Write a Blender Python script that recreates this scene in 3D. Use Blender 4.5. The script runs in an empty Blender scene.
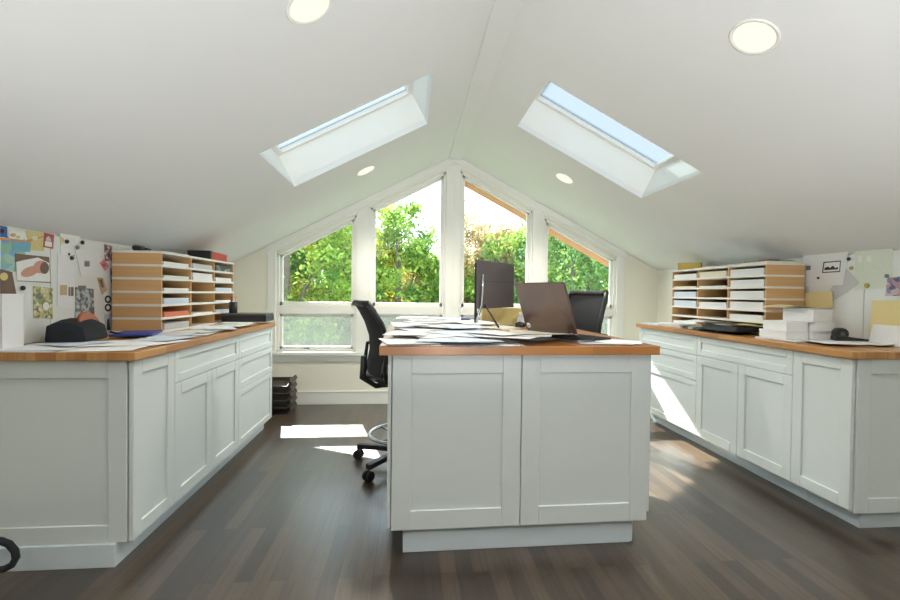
import bpy, bmesh, random
import numpy as np
from math import *
from mathutils import Vector, Matrix
random.seed(7)
S = bpy.context.scene
COL = S.collection

# ---------------------------------------------------------------- camera
F = 450.0; H = 1.18; ROLL = .012
def _cam():
    c, s = cos(ROLL), sin(ROLL)
    dx, dy = 410-450, 293-300
    ux = c*dx+s*dy; uy = -s*dx+c*dy
    yaw = atan2(-ux, F); pitch = atan2(-uy*cos(yaw), F)
    f = Vector((sin(yaw)*cos(pitch), cos(yaw)*cos(pitch), -sin(pitch)))
    r0 = Vector((cos(yaw), -sin(yaw), 0)); u0 = r0.cross(f)
    return f, c*r0+s*u0, -s*r0+c*u0
CF, CR, CU = _cam(); CC = Vector((0, 0, H))
cd = bpy.data.cameras.new('camera'); cam = bpy.data.objects.new('camera', cd); COL.objects.link(cam)
cd.sensor_width = 36; cd.lens = F/900*36; cd.clip_start = .05; cd.clip_end = 300
M4 = Matrix((CR, CU, -CF)).transposed().to_4x4(); M4.translation = CC
cam.matrix_world = M4; S.camera = cam
# turn a photo measurement into a point on a real plane
def ray(x, y): return CF+(x-450)/F*CR-(y-300)/F*CU
def onx(x, y, X): d = ray(x, y); return CC+d*(X/d.x)
def ony(x, y, Y): d = ray(x, y); return CC+d*(Y/d.y)
def onz(x, y, Z): d = ray(x, y); return CC+d*((Z-H)/d.z)

# ---------------------------------------------------------------- world, sun, exposure
S.view_settings.view_transform = 'Standard'; S.view_settings.look = 'None'
S.view_settings.gamma = 1; S.view_settings.exposure = 0.17; S.view_settings.use_curve_mapping = False
W = bpy.data.worlds.new('sky'); S.world = W; W.use_nodes = True
nt = W.node_tree; nt.nodes.clear()
o_ = nt.nodes.new('ShaderNodeOutputWorld'); b_ = nt.nodes.new('ShaderNodeBackground')
tc = nt.nodes.new('ShaderNodeTexCoord'); sx = nt.nodes.new('ShaderNodeSeparateXYZ'); cr = nt.nodes.new('ShaderNodeValToRGB')
nt.links.new(tc.outputs['Generated'], sx.inputs[0]); nt.links.new(sx.outputs['Z'], cr.inputs[0])
cr.color_ramp.elements[0].position = 0.0; cr.color_ramp.elements[0].color = (.74, .87, 1, 1)
cr.color_ramp.elements[1].position = .9; cr.color_ramp.elements[1].color = (.66, .83, 1, 1)
e = cr.color_ramp.elements.new(.35); e.color = (.66, .83, 1, 1)
nt.links.new(cr.outputs[0], b_.inputs[0]); b_.inputs[1].default_value = 6.8
nt.links.new(b_.outputs[0], o_.inputs[0])
def light(name, kind, loc, energy, color=(1, 1, 1), **k):
    l = bpy.data.lights.new(name, kind); l.energy = energy; l.color = color
    for a, b in k.items(): setattr(l, a, b)
    o = bpy.data.objects.new(name, l); o.location = loc; COL.objects.link(o); return o
SUND = Vector((.26, -1.0, -.785)).normalized()
sun = light('sun', 'SUN', (0, 20, 20), 25.0, (1, .95, .86), angle=.012)
sun.rotation_euler = SUND.to_track_quat('-Z', 'Y').to_euler()
# added fill spot behind the camera, aimed at the ceiling to brighten the room
fill_spot = light('ceiling_fill', 'SPOT', (.46, -.9, .80), 300, (1, .99, .98), shadow_soft_size=.12, spot_size=radians(122), spot_blend=.5)
fill_spot.rotation_euler = Vector((0, .55, .83)).to_track_quat('-Z', 'Y').to_euler()
LAMP_W = 25

# ---------------------------------------------------------------- helpers
def srgb(r, g, b):
    f = lambda c: (c/255/12.92) if c/255 <= .04045 else ((c/255+.055)/1.055)**2.4
    return (f(r), f(g), f(b), 1)
MATS = {}
def mat(name, rgb, rough=.6, metal=0, bump=0, bscale=60, var=.04, vscale=6, spec=.5, coat=0):
    """surface with slight procedural colour variation and bump"""
    if name in MATS: return MATS[name]
    m = bpy.data.materials.new(name); m.use_nodes = True; n = m.node_tree; p = n.nodes['Principled BSDF']
    p.inputs['Roughness'].default_value = rough; p.inputs['Metallic'].default_value = metal
    p.inputs['Specular IOR Level'].default_value = spec; p.inputs['Coat Weight'].default_value = coat
    t = n.nodes.new('ShaderNodeTexCoord'); no = n.nodes.new('ShaderNodeTexNoise'); no.inputs['Scale'].default_value = vscale
    no.inputs['Detail'].default_value = 3
    n.links.new(t.outputs['Object'], no.inputs['Vector'])
    mx = n.nodes.new('ShaderNodeMix'); mx.data_type = 'RGBA'
    c = srgb(*rgb); mx.inputs[6].default_value = tuple(v*(1-var) for v in c[:3])+(1,); mx.inputs[7].default_value = tuple(min(1, v*(1+var)) for v in c[:3])+(1,)
    n.links.new(no.outputs['Fac'], mx.inputs[0]); n.links.new(mx.outputs[2], p.inputs['Base Color'])
    if bump:
        b = n.nodes.new('ShaderNodeBump'); b.inputs['Strength'].default_value = bump; b.inputs['Distance'].default_value = .002
        n2 = n.nodes.new('ShaderNodeTexNoise'); n2.inputs['Scale'].default_value = bscale; n.links.new(t.outputs['Object'], n2.inputs['Vector'])
        n.links.new(n2.outputs['Fac'], b.inputs['Height']); n.links.new(b.outputs[0], p.inputs['Normal'])
    MATS[name] = m; return m
def emis(name, rgb, s):
    m = bpy.data.materials.new(name); m.use_nodes = True; n = m.node_tree; n.nodes.clear()
    o = n.nodes.new('ShaderNodeOutputMaterial'); e = n.nodes.new('ShaderNodeEmission'); e.inputs[0].default_value = srgb(*rgb); e.inputs[1].default_value = s
    n.links.new(e.outputs[0], o.inputs[0]); MATS[name] = m; return m
def planks(name, cols, along, bw, rh, rough, mortar=.0006, grain=.35, spec=.5, bump=.15, mcol=.4, gs=(3, 60), coat=0):
    """boards: cols = (dark, light) sRGB; along = axis of board length"""
    m = bpy.data.materials.new(name); m.use_nodes = True; n = m.node_tree; p = n.nodes['Principled BSDF']
    t = n.nodes.new('ShaderNodeTexCoord'); s = n.nodes.new('ShaderNodeSeparateXYZ'); cb = n.nodes.new('ShaderNodeCombineXYZ')
    n.links.new(t.outputs['Object'], s.inputs[0])
    ax = {'x': ('X', 'Y'), 'y': ('Y', 'X')}[along]
    ad = n.nodes.new('ShaderNodeMath'); ad.operation = 'ADD'; n.links.new(s.outputs[ax[1]], ad.inputs[0]); ad.inputs[1].default_value = 0
    n.links.new(s.outputs[ax[0]], cb.inputs[0]); n.links.new(ad.outputs[0], cb.inputs[1])
    b = n.nodes.new('ShaderNodeTexBrick'); n.links.new(cb.outputs[0], b.inputs['Vector'])
    b.inputs['Scale'].default_value = 1; b.inputs['Brick Width'].default_value = bw; b.inputs['Row Height'].default_value = rh
    b.inputs['Mortar Size'].default_value = mortar; b.inputs['Color1'].default_value = srgb(*cols[0]); b.inputs['Color2'].default_value = srgb(*cols[1])
    b.offset = .37; b.offset_frequency = 2
    d = srgb(*cols[0]); b.inputs['Mortar'].default_value = tuple(v*mcol for v in d[:3])+(1,)
    mp = n.nodes.new('ShaderNodeMapping'); mp.inputs['Scale'].default_value = (gs[0], gs[1], gs[1]); n.links.new(cb.outputs[0], mp.inputs[0])
    no = n.nodes.new('ShaderNodeTexNoise'); no.inputs['Scale'].default_value = 1; no.inputs['Detail'].default_value = 5; no.inputs['Distortion'].default_value = .6
    n.links.new(mp.outputs[0], no.inputs['Vector'])
    r = n.nodes.new('ShaderNodeMapRange'); r.inputs[1].default_value = .3; r.inputs[2].default_value = .7; r.inputs[3].default_value = 1-grain; r.inputs[4].default_value = 1+grain
    n.links.new(no.outputs['Fac'], r.inputs[0])
    mu = n.nodes.new('ShaderNodeVectorMath'); mu.operation = 'SCALE'; n.links.new(b.outputs['Color'], mu.inputs[0]); n.links.new(r.outputs[0], mu.inputs['Scale'])
    n.links.new(mu.outputs[0], p.inputs['Base Color']); p.inputs['Roughness'].default_value = rough; p.inputs['Specular IOR Level'].default_value = spec
    bu = n.nodes.new('ShaderNodeBump'); bu.inputs['Strength'].default_value = bump; bu.inputs['Distance'].default_value = .001
    n.links.new(no.outputs['Fac'], bu.inputs['Height']); n.links.new(bu.outputs[0], p.inputs['Normal'])
    p.inputs['Coat Weight'].default_value = coat; p.inputs['Coat Roughness'].default_value = .3
    MATS[name] = m; return m

class MB:
    """collects shapes, builds ONE mesh object"""
    def __init__(s): s.v = []; s.f = []; s.sm = []
    def add(s, vs, fs, smooth=False):
        k = len(s.v); s.v += [Vector(v) for v in vs]; s.f += [tuple(i+k for i in f) for f in fs]; s.sm += [smooth]*len(fs); return s
    def box(s, a, b, m=None):
        x0, y0, z0 = a; x1, y1, z1 = b
        vs = [Vector(p) for p in ((x0,y0,z0),(x1,y0,z0),(x1,y1,z0),(x0,y1,z0),(x0,y0,z1),(x1,y0,z1),(x1,y1,z1),(x0,y1,z1))]
        if m is not None: vs = [m @ v for v in vs]
        return s.add(vs, [(3,2,1,0),(4,5,6,7),(0,1,5,4),(1,2,6,5),(2,3,7,6),(3,0,4,7)])
    def prism(s, pts, d):
        """closed outline pts (3D) extruded by vector d"""
        n = len(pts); d = Vector(d); vs = [Vector(p) for p in pts]; vs += [v+d for v in vs]
        return s.add(vs, [tuple(range(n))[::-1], tuple(range(n, 2*n))]+[(i, (i+1) % n, n+(i+1) % n, n+i) for i in range(n)])
    def tube(s, pts, r, n=10, closed=False, caps=True):
        pts = [Vector(p) for p in pts]; N = len(pts); rr = r if isinstance(r, (list, tuple)) else [r]*N
        vs = []; up = Vector((0, 0, 1)); prev = None
        for i, p in enumerate(pts):
            a = pts[(i-1) % N] if (closed or i > 0) else p; b = pts[(i+1) % N] if (closed or i < N-1) else p
            t = (b-a).normalized()
            if prev is None: q = t.cross(up) if abs(t.dot(up)) < .95 else t.cross(Vector((1, 0, 0)))
            else: q = prev-t*prev.dot(t)
            q.normalize(); prev = q; w = t.cross(q)
            for k in range(n):
                an = 2*pi*k/n; vs.append(p+(q*cos(an)+w*sin(an))*rr[i])
        fs = []
        for i in range(N if closed else N-1):
            j = (i+1) % N
            for k in range(n): fs.append((i*n+k, i*n+(k+1) % n, j*n+(k+1) % n, j*n+k))
        s.add(vs, fs, True)
        if not closed and caps:
            k0 = len(s.v)-len(vs)
            s.f += [tuple(k0+k for k in range(n))[::-1], tuple(k0+(N-1)*n+k for k in range(n))]; s.sm += [False]*2
        return s
    def cyl(s, p0, p1, r, n=20, r2=None): return s.tube([p0, p1], [r, r if r2 is None else r2], n)
    def lathe(s, prof, c=(0, 0, 0), n=24, m=None):
        vs = []; N = len(prof)
        for r, z in prof:
            for k in range(n):
                a = 2*pi*k/n; v = Vector((r*cos(a), r*sin(a), z))
                vs.append((m @ v if m is not None else v)+Vector(c))
        fs = [(i*n+k, i*n+(k+1) % n, (i+1)*n+(k+1) % n, (i+1)*n+k) for i in range(N-1) for k in range(n)]
        s.add(vs, fs, True); k0 = len(s.v)-len(vs)
        s.f += [tuple(k0+k for k in range(n))[::-1], tuple(k0+(N-1)*n+k for k in range(n))]; s.sm += [False]*2
        return s
    def build(s, name, material, parent=None, bevel=0, loc=None, seg=2, recalc=True, **props):
        me = bpy.data.meshes.new(name); vs = [v-Vector(loc) for v in s.v] if loc is not None else s.v
        me.from_pydata([tuple(v) for v in vs], [], s.f)
        me.polygons.foreach_set('use_smooth', s.sm)
        if recalc:
            bm = bmesh.new(); bm.from_mesh(me); bmesh.ops.recalc_face_normals(bm, faces=bm.faces); bm.to_mesh(me); bm.free()
        me.materials.append(MATS[material] if isinstance(material, str) else material)
        o = bpy.data.objects.new(name, me); COL.objects.link(o)
        if loc is not None: o.location = loc
        if parent is not None:
            o.parent = parent
            if loc is not None: o.location = Vector(loc)
        if bevel:
            b = o.modifiers.new('bevel', 'BEVEL'); b.width = bevel; b.segments = seg; b.limit_method = 'ANGLE'
        for k, v in props.items(): o[k] = v
        return o
def tag(o, label, cat, group=None, kind=None):
    o['label'] = label; o['category'] = cat
    if group: o['group'] = group
    if kind: o['kind'] = kind
    return o
def thing(name, label, cat, loc=(0, 0, 0), rz=0, group=None, kind=None):
    o = bpy.data.objects.new(name, None); COL.objects.link(o); o.location = loc; o.rotation_euler = (0, 0, rz); o.empty_display_size = .05
    return tag(o, label, cat, group, kind)
def struct(o): o['kind'] = 'structure'; return o
def copy_tree(o, parent=None):
    c = o.copy(); COL.objects.link(c); c.parent = parent
    for ch in list(o.children): copy_tree(ch, c)
    return c

# ---------------------------------------------------------------- materials
mat('ceiling_paint', (230, 232, 232), .85, bump=.05, bscale=300, var=.01)
mat('wall_paint', (238, 236, 222), .8, bump=.05, bscale=250, var=.01)
mat('wall_dark', (120, 122, 124), .8, var=.01)
mat('trim_paint', (238, 239, 234), .4, var=.01)
mat('cabinet_paint', (215, 223, 222), .38, var=.012)
mat('toe_paint', (216, 228, 234), .4, var=.012)
planks('floor_wood', ((50, 40, 33), (86, 72, 58)), 'y', 1.15, .07, .33, mortar=.0010, grain=.30, spec=.6, bump=.12, coat=.5)
planks('butcher_y', ((164, 110, 58), (198, 148, 90)), 'y', .55, .04, .35, grain=.14, mortar=.0004, mcol=.8)
planks('butcher_x', ((134, 84, 40), (172, 118, 64)), 'x', .5, .04, .35, grain=.16, mortar=.0004, mcol=.8)
mat('birch', (216, 172, 118), .5, var=.16, vscale=2)
_n = MATS['birch'].node_tree; _mp = _n.nodes.new('ShaderNodeMapping'); _mp.inputs['Scale'].default_value = (1.5, 1.5, 40)
_n.links.new(_n.nodes['Texture Coordinate'].outputs['Object'], _mp.inputs[0]); _n.links.new(_mp.outputs[0], _n.nodes['Noise Texture'].inputs['Vector'])
mat('shelf_edge', (232, 230, 222), .5, var=.01)
mat('paper', (236, 237, 236), .8, var=.02); mat('paper_blue', (214, 224, 236), .8, var=.03); mat('paper_cream', (232, 226, 204), .8, var=.03)
mat('paper_grey', (204, 206, 206), .8, var=.04)
mat('whiteboard', (232, 234, 230), .3, var=.01)
mat('black_plastic', (30, 31, 34), .4, bump=.1, bscale=400); mat('dark_mesh', (36, 38, 42), .8, bump=.6, bscale=700); mat('rubber', (22, 22, 24), .6)
mat('steel', (190, 192, 196), .25, 1); mat('black_fabric', (34, 38, 44), .9, bump=.5, bscale=500)
mat('grey_plastic', (88, 82, 82), .4); mat('laptop_lid', (112, 96, 88), .26, .7, var=.06, vscale=3)
mat('key_black', (24, 24, 26), .5); mat('blue_cover', (48, 66, 150), .5); mat('red_card', (190, 76, 58), .6); mat('orange_paper', (224, 130, 96), .8)
mat('yellow_card', (206, 178, 92), .7); mat('manila', (238, 220, 160), .8); mat('tray_brown', (70, 62, 58), .5)
mat('tan_leather', (160, 84, 44), .5, bump=.3, bscale=200); mat('white_plastic', (238, 238, 238), .35)
for n_, c_ in dict(ink_dark=(50, 48, 52), ink_grey=(128, 128, 128), ink_blue=(70, 110, 175), ink_cyan=(120, 182, 200), ink_green=(140, 176, 140),
                   ink_yellow=(220, 206, 140), ink_red=(190, 90, 84), ink_skin=(214, 158, 138), ink_brown=(122, 98, 84), ink_orange=(222, 150, 104),
                   ink_pink=(214, 140, 150), ink_tan=(200, 172, 130), ink_white=(240, 240, 236), ink_pale=(196, 206, 216), ink_pale_green=(222, 229, 214), gold=(190, 160, 90)).items():
    mat(n_, c_, .6, var=.12, vscale=90)
# collage print
def mottled(name, cols, scale):
    m = bpy.data.materials.new(name); m.use_nodes = True; n = m.node_tree; p = n.nodes['Principled BSDF']; p.inputs['Roughness'].default_value = .5
    t = n.nodes.new('ShaderNodeTexCoord'); v = n.nodes.new('ShaderNodeTexVoronoi'); v.inputs['Scale'].default_value = scale
    n.links.new(t.outputs['Object'], v.inputs['Vector']); r = n.nodes.new('ShaderNodeValToRGB'); r.color_ramp.interpolation = 'CONSTANT'
    s = n.nodes.new('ShaderNodeSeparateColor'); n.links.new(v.outputs['Color'], s.inputs[0]); n.links.new(s.outputs[0], r.inputs[0])
    for i, c in enumerate(cols):
        e = r.color_ramp.elements[0] if i == 0 else (r.color_ramp.elements[1] if i == 1 else r.color_ramp.elements.new(0.99*i/len(cols)))
        e.position = i/len(cols); e.color = srgb(*c)
    n.links.new(r.outputs[0], p.inputs['Base Color']); MATS[name] = m
mottled('print_map', [(120, 186, 208), (150, 196, 170), (132, 180, 214), (170, 206, 190)], 34)
mottled('print_garden', [(196, 188, 130), (150, 160, 100), (226, 224, 200), (120, 120, 90), (210, 200, 150)], 60)
mottled('print_grey', [(110, 104, 100), (160, 176, 186), (130, 118, 110), (190, 204, 208)], 60)
mottled('print_family', [(90, 100, 150), (200, 170, 150), (220, 220, 224), (80, 76, 90), (180, 110, 110)], 70)
mottled('print_dusk', [(140, 150, 190), (190, 150, 160), (100, 110, 150), (210, 190, 190)], 40)
mottled('magazine', [(60, 66, 70), (180, 186, 150), (40, 44, 48), (120, 130, 120)], 12)
# glass
def glass(name, tint=(1, 1, 1)):
    m = bpy.data.materials.new(name); m.use_nodes = True; n = m.node_tree; n.nodes.clear()
    o = n.nodes.new('ShaderNodeOutputMaterial'); t = n.nodes.new('ShaderNodeBsdfTransparent'); g = n.nodes.new('ShaderNodeBsdfGlossy'); x = n.nodes.new('ShaderNodeMixShader'); lw = n.nodes.new('ShaderNodeLayerWeight'); f = n.nodes.new('ShaderNodeMath'); f.operation = 'POWER'; f.inputs[1].default_value = 5; f2 = n.nodes.new('ShaderNodeMapRange'); f2.inputs[3].default_value = .03; f2.inputs[4].default_value = .7
    g.inputs['Roughness'].default_value = .02; t.inputs[0].default_value = (*tint, 1); n.links.new(lw.outputs['Facing'], f.inputs[0]); n.links.new(f.outputs[0], f2.inputs[0]); f = f2
    n.links.new(f.outputs[0], x.inputs[0]); n.links.new(t.outputs[0], x.inputs[1]); n.links.new(g.outputs[0], x.inputs[2]); n.links.new(x.outputs[0], o.inputs[0]); MATS[name] = m
glass('window_glass', (.97, .99, .98))
def screen(name, amount, dc=(.11, .12, .12, 1), tcol=(1, 1, 1, 1)):
    m = bpy.data.materials.new(name); m.use_nodes = True; n = m.node_tree; n.nodes.clear()
    o = n.nodes.new('ShaderNodeOutputMaterial'); t = n.nodes.new('ShaderNodeBsdfTransparent'); d = n.nodes.new('ShaderNodeBsdfTranslucent'); x = n.nodes.new('ShaderNodeMixShader')
    d.inputs[0].default_value = dc; t.inputs[0].default_value = tcol; x.inputs[0].default_value = amount
    n.links.new(t.outputs[0], x.inputs[1]); n.links.new(d.outputs[0], x.inputs[2]); n.links.new(x.outputs[0], o.inputs[0]); MATS[name] = m
screen('insect_screen', .36); screen('skylight_glass', .74, (.27, .285, .29, 1), (.34, .36, .36, 1))
def leafmat(name, c1, c2, seed):
    m = bpy.data.materials.new(name); m.use_nodes = True; n = m.node_tree; n.nodes.clear()
    o = n.nodes.new('ShaderNodeOutputMaterial'); d = n.nodes.new('ShaderNodeBsdfDiffuse'); t = n.nodes.new('ShaderNodeBsdfTranslucent'); x = n.nodes.new('ShaderNodeMixShader'); x.inputs[0].default_value = .55
    tc = n.nodes.new('ShaderNodeTexCoord'); no = n.nodes.new('ShaderNodeTexNoise'); no.inputs['Scale'].default_value = 2.2; no.inputs['Detail'].default_value = 6; n.links.new(tc.outputs['Object'], no.inputs['Vector'])
    r = n.nodes.new('ShaderNodeMapRange'); r.inputs[1].default_value = .36; r.inputs[2].default_value = .64; n.links.new(no.outputs['Fac'], r.inputs[0])
    mx = n.nodes.new('ShaderNodeMix'); mx.data_type = 'RGBA'; mx.inputs[6].default_value = srgb(*c1); mx.inputs[7].default_value = srgb(*c2); n.links.new(r.outputs[0], mx.inputs[0])
    n.links.new(mx.outputs[2], d.inputs[0]); n.links.new(mx.outputs[2], t.inputs[0]); n.links.new(d.outputs[0], x.inputs[1]); n.links.new(t.outputs[0], x.inputs[2]); n.links.new(x.outputs[0], o.inputs[0]); MATS[name] = m
leafmat('leaf_green', (66, 98, 44), (150, 174, 78), 1); leafmat('leaf_yellow', (108, 128, 50), (190, 184, 78), 2)
leafmat('leaf_dark', (60, 92, 62), (124, 154, 84), 3); leafmat('leaf_rust', (130, 120, 72), (188, 158, 116), 4)
mat('cedar', (150, 104, 70), .7, var=.15, vscale=8); mat('bark', (86, 74, 62), .9, bump=.6, bscale=30); mat('lawn', (104, 122, 62), .9, var=.2, vscale=2)
mat('roof_shingle', (84, 70, 62), .9, var=.15, vscale=20); mat('siding', (130, 124, 116), .8)
emis('lamp_lens', (255, 246, 220), 1.1)

# ---------------------------------------------------------------- structure
XL, XR, YB, YN = -1.83, 2.757, 4.816, -3.2
XM = .4635; ZK = 1.462; SL = .52
def zc(x): return ZK+SL*(x-XL) if x <= XM else ZK+SL*(XR-x)
struct(MB().box((XL-.1, YN-.1, -.1), (XR+.1, YB+.14, 0)).build('floor', 'floor_wood'))
struct(MB().box((XL-.1, YN, 0), (XL, YB, ZK+.02)).build('wall_left', 'wall_paint'))
struct(MB().box((XR, YN, 0), (XR+.1, YB, ZK+.02)).build('wall_right', 'wall_paint'))
# sloping ceilings with skylight wells (hole corners in x,y)
HOLES = {'left': (-.865, .118, 2.665, 3.462), 'right': (.81, 1.812, 2.672, 3.425)}
DEP = .25
ce = MB()
for side, (hx0, hx1, hy0, hy1) in HOLES.items():
    xa, xb = (XL-.05, XM) if side == 'left' else (XM, XR+.05)
    xs = [xa, hx0, hx1, xb]; ys = [YN, hy0, hy1, YB+.14]
    nrm = Vector((-SL if side == 'left' else SL, 0, 1)).normalized()
    th = nrm*.04
    for i in range(3):
        for j in range(3):
            if i == 1 and j == 1: continue
            q = [Vector((x, y, zc(x))) for x, y in ((xs[i], ys[j]), (xs[i+1], ys[j]), (xs[i+1], ys[j+1]), (xs[i], ys[j+1]))]
            ce.prism(q, th)
struct(ce.build('ceiling', 'ceiling_paint'))
for k, (side, (hx0, hx1, hy0, hy1)) in enumerate(HOLES.items()):
    nrm = Vector((-SL if side == 'left' else SL, 0, 1)).normalized(); tx = Vector((1, 0, SL if side == 'left' else -SL)).normalized()
    P = lambda x, y, t: Vector((x, y, zc(x)))+nrm*t
    root = thing('window_%d' % (5+k), 'skylight', 'skylight', P((hx0+hx1)/2, (hy0+hy1)/2, DEP)); del root['label']; del root['category']; root['kind'] = 'structure'
    L = root.location.copy()
    well = MB(); T = .03
    a, b, c, d = (hx0, hy0), (hx1, hy0), (hx1, hy1), (hx0, hy1)
    for (p, q, o) in ((a, b, Vector((0, -T, 0))), (c, d, Vector((0, T, 0))), (b, c, tx*T), (d, a, -tx*T)):
        well.prism([P(*p, .0405), P(*q, .0405), P(*q, DEP+.06), P(*p, DEP+.06)], o)
    w = well.build('light_well', 'trim_paint', loc=L); w.parent = root; w.location = (0, 0, 0)
    fr = MB(); B = .035
    lx = (b[0]-a[0])
    def bar(x0, x1, y0, y1): fr.prism([P(x0, y0, DEP), P(x1, y0, DEP), P(x1, y1, DEP), P(x0, y1, DEP)], nrm*.05)
    bar(hx0, hx1, hy0, hy0+B); bar(hx0, hx1, hy1-B, hy1); bar(hx0, hx0+B, hy0+B, hy1-B); bar(hx1-B, hx1, hy0+B, hy1-B)
    f_ = fr.build('frame', 'trim_paint', bevel=.003, loc=L); f_.parent = root; f_.location = (0, 0, 0)
    g = MB().prism([P(hx0+B-.005, hy0+B-.005, DEP+.03), P(hx1-B+.005, hy0+B-.005, DEP+.03), P(hx1-B+.005, hy1-B+.005, DEP+.03), P(hx0+B-.005, hy1-B+.005, DEP+.03)], nrm*.006).build('glass', 'skylight_glass', loc=L)
    g.parent = root; g.location = (0, 0, 0)
struct(MB().prism([(XM-.072, YN, zc(XM-.072)), (XM-.066, YN, zc(XM-.07)-.012), (XM+.066, YN, zc(XM+.07)-.012), (XM+.072, YN, zc(XM+.072))], (0, YB-YN, 0)).build('trim_1', 'ceiling_paint'))

# far gable wall with four tall openings
XW = .4475
OP = [(-1.385, -.565), (-.425, .375), (.525, 1.325), (1.455, 2.28)]
ZB = .555; GAP = .115; TH = .14
far = MB()
def seg(x0, x1, zlo=None, inset=0):
    """wall column from floor (or the sloping head of an opening) to the ceiling"""
    xs = [x0]+([XM] if x0 < XM < x1 else [])+[x1]
    for a, b in zip(xs[:-1], xs[1:]):
        lo = (lambda x: 0) if zlo is None else (lambda x: zc(x)-GAP)
        far.prism([(a, YB, lo(a)), (b, YB, lo(b)), (b, YB, zc(b)+.01), (a, YB, zc(a)+.01)], (0, TH, 0))
xs = XL-.05
for (a, b) in OP:
    seg(xs, a); far.box((a, YB, 0), (b, YB+TH, ZB)); seg(a, b, 1); xs = b
seg(xs, XR+.05)
struct(far.build('wall_far', 'wall_paint'))
# rear gable (behind the camera)
struct(MB().prism([(XL-.05, YN, 0), (XR+.05, YN, 0), (XR+.05, YN, zc(XR+.05)), (XM, YN, zc(XM)), (XL-.05, YN, zc(XL-.05))], (0, -.12, 0)).build('wall_near', 'wall_dark'))
# trims round the window group: post boards, raking boards, sill, rail
def slopepiece(mb, x0, x1, d0, d1, y0, y1):
    xs = [x0]+([XM] if x0 < XM < x1 else [])+[x1]
    for a, b in zip(xs[:-1], xs[1:]):
        mb.prism([(a, y0, zc(a)-d1), (b, y0, zc(b)-d1), (b, y0, zc(b)-d0), (a, y0, zc(a)-d0)], (0, y1-y0, 0))
XO0, XO1 = -1.48, 2.375
t = MB(); slopepiece(t, XO0, XO1, 0, .075, YB-.03, YB); slopepiece(t, XO0+.03, XO1-.03, .06, .1, YB-.018, YB)
struct(t.build('trim_2', 'trim_paint', bevel=.004))
t = MB()
for a, b in ((XO0+.01, OP[0][0]+.0), (OP[0][1], OP[1][0]), (OP[1][1], OP[2][0]), (OP[2][1], OP[3][0]), (OP[3][1], XO1-.01)):
    xs = [a]+([XM] if a < XM < b else [])+[b]
    for p, q in zip(xs[:-1], xs[1:]):
        t.prism([(p, YB-.016, ZB-.02), (q, YB-.016, ZB-.02), (q, YB-.016, zc(q)-.07), (p, YB-.016, zc(p)-.07)], (0, .016, 0))
struct(t.build('trim_3', 'trim_paint', bevel=.003))
struct(MB().box((XO0-.02, YB-.055, ZB-.035), (XO1+.02, YB+.05, ZB)).build('trim_4', 'trim_paint', bevel=.004))
struct(MB().box((XO0, YB-.02, ZB-.1), (XO1, YB, ZB-.035)).build('trim_5', 'trim_paint', bevel=.003))
struct(MB().box((XL, YB-.016, 0), (XR, YB, .125)).box((XL, YB-.02, .125), (XR, YB, .14)).build('baseboard_far', 'trim_paint', bevel=.003))
# windows: outer frame, upper sash, lower awning sash with insect screen
for k, (a, b) in enumerate(OP):
    root = bpy.data.objects.new('window_%d' % (k+1), None); COL.objects.link(root); root.location = ((a+b)/2, YB+.05, ZB); root['kind'] = 'structure'; L = root.location.copy()
    def put(mb, n, m, bev=0):
        o = mb.build(n, m, bevel=bev, loc=L); o.parent = root; o.location = (0, 0, 0); return o
    zt = lambda x: zc(x)-GAP
    f = MB(); y0, y1 = YB+.012, YB+.1; w = .028
    f.box((a, y0, ZB), (a+w, y1, zt(a)+(0 if a < XM else -SL*w))); f.box((b-w, y0, ZB), (b, y1, zt(b)-(SL*w if b < XM else 0)))
    f.prism([(a, y0, zt(a)-w*1.2), (b, y0, zt(b)-w*1.2), (b, y0, zt(b)), (a, y0, zt(a))], (0, y1-y0, 0))
    f.box((a+w, y0, ZB), (b-w, y1, ZB+.022)); f.box((a+w, y0, .948), (b-w, y1, 1.035))
    put(f, 'frame', 'trim_paint', .003)
    s = MB(); y0, y1 = YB+.035, YB+.075; w2 = .028; A, Bb = a+w, b-w; zu = 1.035
    s.box((A, y0, zu), (A+w2, y1, zt(A)-w)); s.box((Bb-w2, y0, zu), (Bb, y1, zt(Bb)-w)); s.box((A, y0, zu), (Bb, y1, zu+.04))
    s.prism([(A, y0, zt(A)-w*2.2), (Bb, y0, zt(Bb)-w*2.2), (Bb, y0, zt(Bb)-w), (A, y0, zt(A)-w)], (0, y1-y0, 0))
    put(s, 'upper_sash', 'trim_paint', .003)
    put(MB().prism([(A+.01, YB+.052, zu+.02), (Bb-.01, YB+.052, zu+.02), (Bb-.01, YB+.052, zt(Bb)-w*1.5), (A+.01, YB+.052, zt(A)-w*1.5)], (0, .005, 0)), 'glass', 'window_glass')
    s = MB(); z0, z1 = ZB+.022, .948
    s.box((A, y0, z0), (A+w2, y1, z1)); s.box((Bb-w2, y0, z0), (Bb, y1, z1)); s.box((A, y0, z0), (Bb, y1, z0+.03)); s.box((A, y0, z1-.03), (Bb, y1, z1))
    put(s, 'lower_sash', 'trim_paint', .003)
    put(MB().box((A+.01, YB+.06, z0+.01), (Bb-.01, YB+.064, z1-.01)), 'lower_glass', 'window_glass')
    put(MB().box((A+.01, YB+.068, z0+.01), (Bb-.01, YB+.069, z1-.01)), 'insect_screen', 'insect_screen')
    cx = (A+Bb)/2-.1
    put(MB().box((cx-.03, YB+.016, z0+.002), (cx+.03, YB+.034, z0+.014)).tube([(cx, YB+.02, z0+.012), (cx+.03, YB+.008, z0+.02), (cx+.085, YB+.006, z0+.014)], .004), 'crank_handle', 'steel')

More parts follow.
